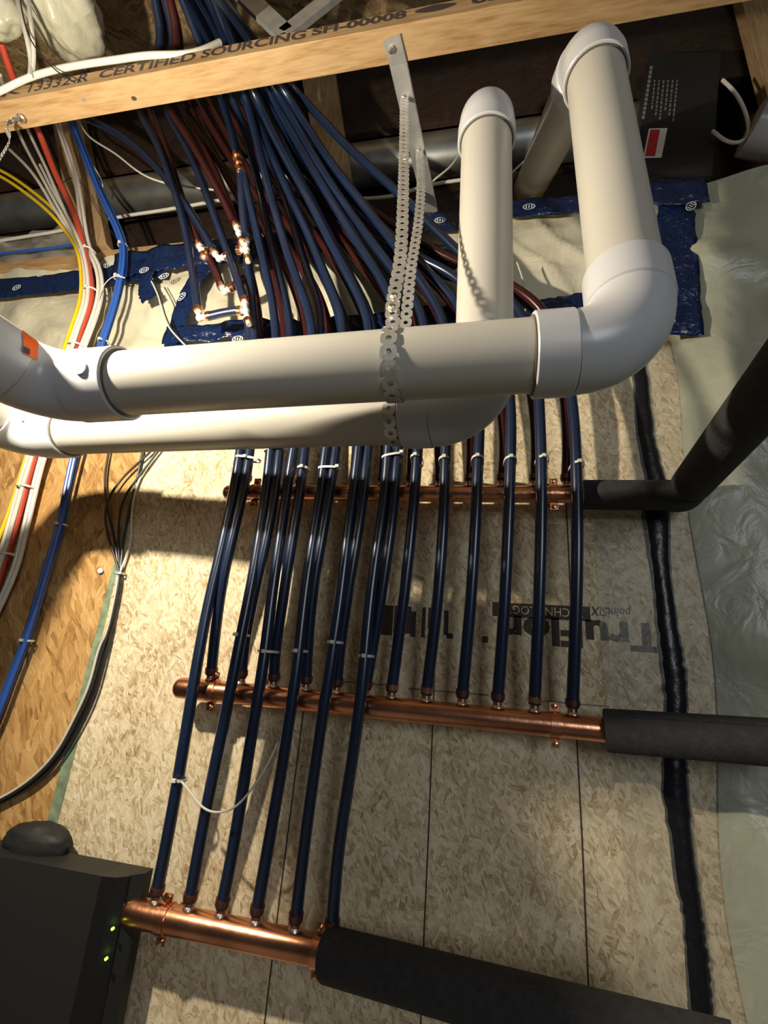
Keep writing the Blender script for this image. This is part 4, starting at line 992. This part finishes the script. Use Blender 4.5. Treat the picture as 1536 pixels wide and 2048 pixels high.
# screw on the warm board
p = P(203, 1143, 0.002)
obj('screw', lathe(p + V((0, 0.001, 0)), (0.3, -1, 0.1), [(0, 0.003), (0.006, 0.003), (0.006, 0.007), (0.010, 0.006)], 12), M['galv'], smooth='auto', label='silver screw head in the warm board left of the wire tie', cat='screw')

# ------------------------------------------------------------------ cable ties
def ties(u, v, y, w, h, label, tilt=0, tail=None, mat='tie', headpos=0.0):
    """flat band around a bundle w wide, h deep, seen at a pixel"""
    c = P(u, v, y); ti = math.radians(tilt); ax = V((math.cos(ti), 0, math.sin(ti))); up = V((-math.sin(ti), 0, math.cos(ti)))
    n = 28; b = 0.0024; vs, fs = [], []
    for k in range(n):
        a = 2 * math.pi * k / n; ca, sa = math.cos(a), math.sin(a)
        ex = abs(ca) ** 0.75 * (1 if ca > 0 else -1); ey = abs(sa) ** 0.75 * (1 if sa > 0 else -1)
        for s in (1.0, 0.0):
            q = c + ax * ((w / 2 + 0.0014 * s) * ex) + V((0, 1, 0)) * ((h / 2 + 0.0014 * s) * ey)
            vs += [q - up * b, q + up * b]
    for k in range(n):
        k2 = (k + 1) % n; A = 4 * k; B = 4 * k2
        fs += [[A, B, B + 1, A + 1], [A + 2, A + 3, B + 3, B + 2], [A + 1, B + 1, B + 3, A + 3], [A, A + 2, B + 2, B]]
    o = obj('cable_tie', (vs, fs), M[mat], label=label, cat='cable tie', group='white cable ties', smooth='auto')
    hc = c + ax * (headpos * w / 2) + V((0, -h / 2 - 0.003, 0))
    obj('tie_head', box(hc - V((0.004, 0.003, 0.0035)), hc + V((0.004, 0.003, 0.0035)), 0.001), M[mat], o)
    if tail:
        obj('tie_tail', sweep(smoothpath([hc] + [P(*t) for t in tail], 6), 0.0012, 6), M[mat], o, smooth='auto')
W2 = 0.046
ties(496, 918, F, 0.060, .026, 'white cable tie on the leftmost blue pipe pair below the rear white pipe', -8)
ties(551, 900, F, .050, .026, 'white cable tie on the second blue pipe pair below the rear white pipe', 6, headpos=.8)
ties(608, 938, F, .026, .026, 'pale cable tie on the right pipe of the third blue pair', -5)
ties(659, 938, F, .048, .026, 'white cable tie on the fourth blue pipe pair', 0, headpos=.9)
ties(786, 913, F, .046, .026, 'white cable tie on the sixth blue pipe pair under the strap', 10, headpos=.9)
for u, v, l in ((834, 922, 'seventh'), (890, 926, 'eighth'), (955, 924, 'ninth'), (1020, 926, 'tenth'), (1083, 925, 'eleventh'), (1152, 936, 'twelfth')):
    ties(u, v, -.092, .024, .064, 'small white cable tie on the %s blue pipe of the middle manifold' % l, 3)
for u, v, w, l in ((486, 1270, .026, 'tie low on the second blue pipe pair'), (540, 1303, .036, 'tie low on the third blue pipe pair'), (603, 1302, .026, 'tie low on the fourth blue pipe pair'), (674, 1285, .026, 'tie low on the fifth blue pipe pair'), (736, 1312, .026, 'tie low on the sixth blue pipe pair')):
    ties(u - 3, v, -.10, w, .040, 'white cable ' + l + ' above the middle manifold', 0)
ties(358, 1558, -.10, .024, .024, 'white cable tie with a long loose tail on the first pipe of the bottom manifold', -5)
ties(176, 503, -.072, .042, .036, 'white cable tie on the bundle beside the left post', -3, headpos=.3)
ties(183, 583, -.07, .046, .036, 'white cable tie on the bundle over the blue tape', -8)
ties(153, 692, -.07, .046, .036, 'white cable tie on the bundle just above the white elbow', -8)
ties(54, 975, -.032, .046, .040, 'white cable tie on the bundle below the rear white pipe', -3)
ties(16, 1108, -.03, .046, .036, 'white cable tie on the bundle at the left edge', -3)
ties(246, 492, -.065, .026, .026, 'white cable tie where the blue cables reach the blue tape', 0)
ties(238, 557, -.062, .026, .026, 'white cable tie with an arched tail on the blue cables', 0, tail=[(250,556,-.08),(228,553,-.085),(205,575,-.08),(198,600,-.075)])
ties(207, 684, -.055, .026, .026, 'white cable tie on the blue cables just above the white pipe', 0)
ties(123, 1050, -.028, .026, .026, 'pale cable tie on the blue cables over the warm board, upper one', 0)
ties(54, 1281, -.026, .026, .026, 'pale cable tie on the blue cables over the warm board, lower one', 0)
ties(239, 1147, -.013, .024, .020, 'silver wire tie gathering the black wires on the board seam', 0, mat='galv')

# ------------------------------------------------------------------ electronics box at the lower left
fr = P(228, 1757, -.105); zt = fr.z
bd = empty('electronics_box', (fr.x - 0.15, -0.1, 0.3), 'black electronics box with two green lights at the lower left', 'electronics')
y0, y1, y2 = -0.105, -0.088, -0.045
X1 = fr.x; Xg = P(203, 1754, -.105).x; Xr = P(262, 1752, -.10).x
obj('casing', prism([(X1 - 0.42, y0, 0.3), (X1 - 0.42, y0, zt), (Xg, y0, zt), (Xg, y0, 0.3)], (0, y2 - y0, 0)), M['plastic_black'], bd)
obj('front_strip', prism([(Xg, y0 - 0.0005, 0.3), (X1, y0 + 0.004, 0.3), (X1 + 0.018, y1, 0.3), (X1 + 0.018, y2, 0.3), (Xg, y2, 0.3)], (0, 0, zt - 0.3)), M['gloss_black'], bd)
obj('side_rail', prism([(X1 + 0.018, y1 + 0.004, 0.3), (X1 + 0.036, y1 + 0.02, 0.3), (X1 + 0.036, y2, 0.3), (X1 + 0.018, y2, 0.3)], (0, 0, zt - 0.3)), M['plastic_black'], bd)
for u, v in ((226, 1857), (213, 1917)):
    p = P(u, v, y0 + 0.002)
    obj('indicator_light', lathe(V((p.x, y0 + 0.0035, p.z)), (0, -1, 0), [(0, 0.0022), (0.0042, 0.0022), (0.005, 0.001)], 12), M['led'], bd, label='green light')
lb2 = P(68, 1722, -.06)
obj('black_bundle', blob((lb2.x - 0.012, -.052, zt + 0.012), (0.078, 0.034, 0.034), 3.0, 0.10), M['plastic_black'], smooth=True, label='rounded black lump lying on top of the electronics box', cat='plug')
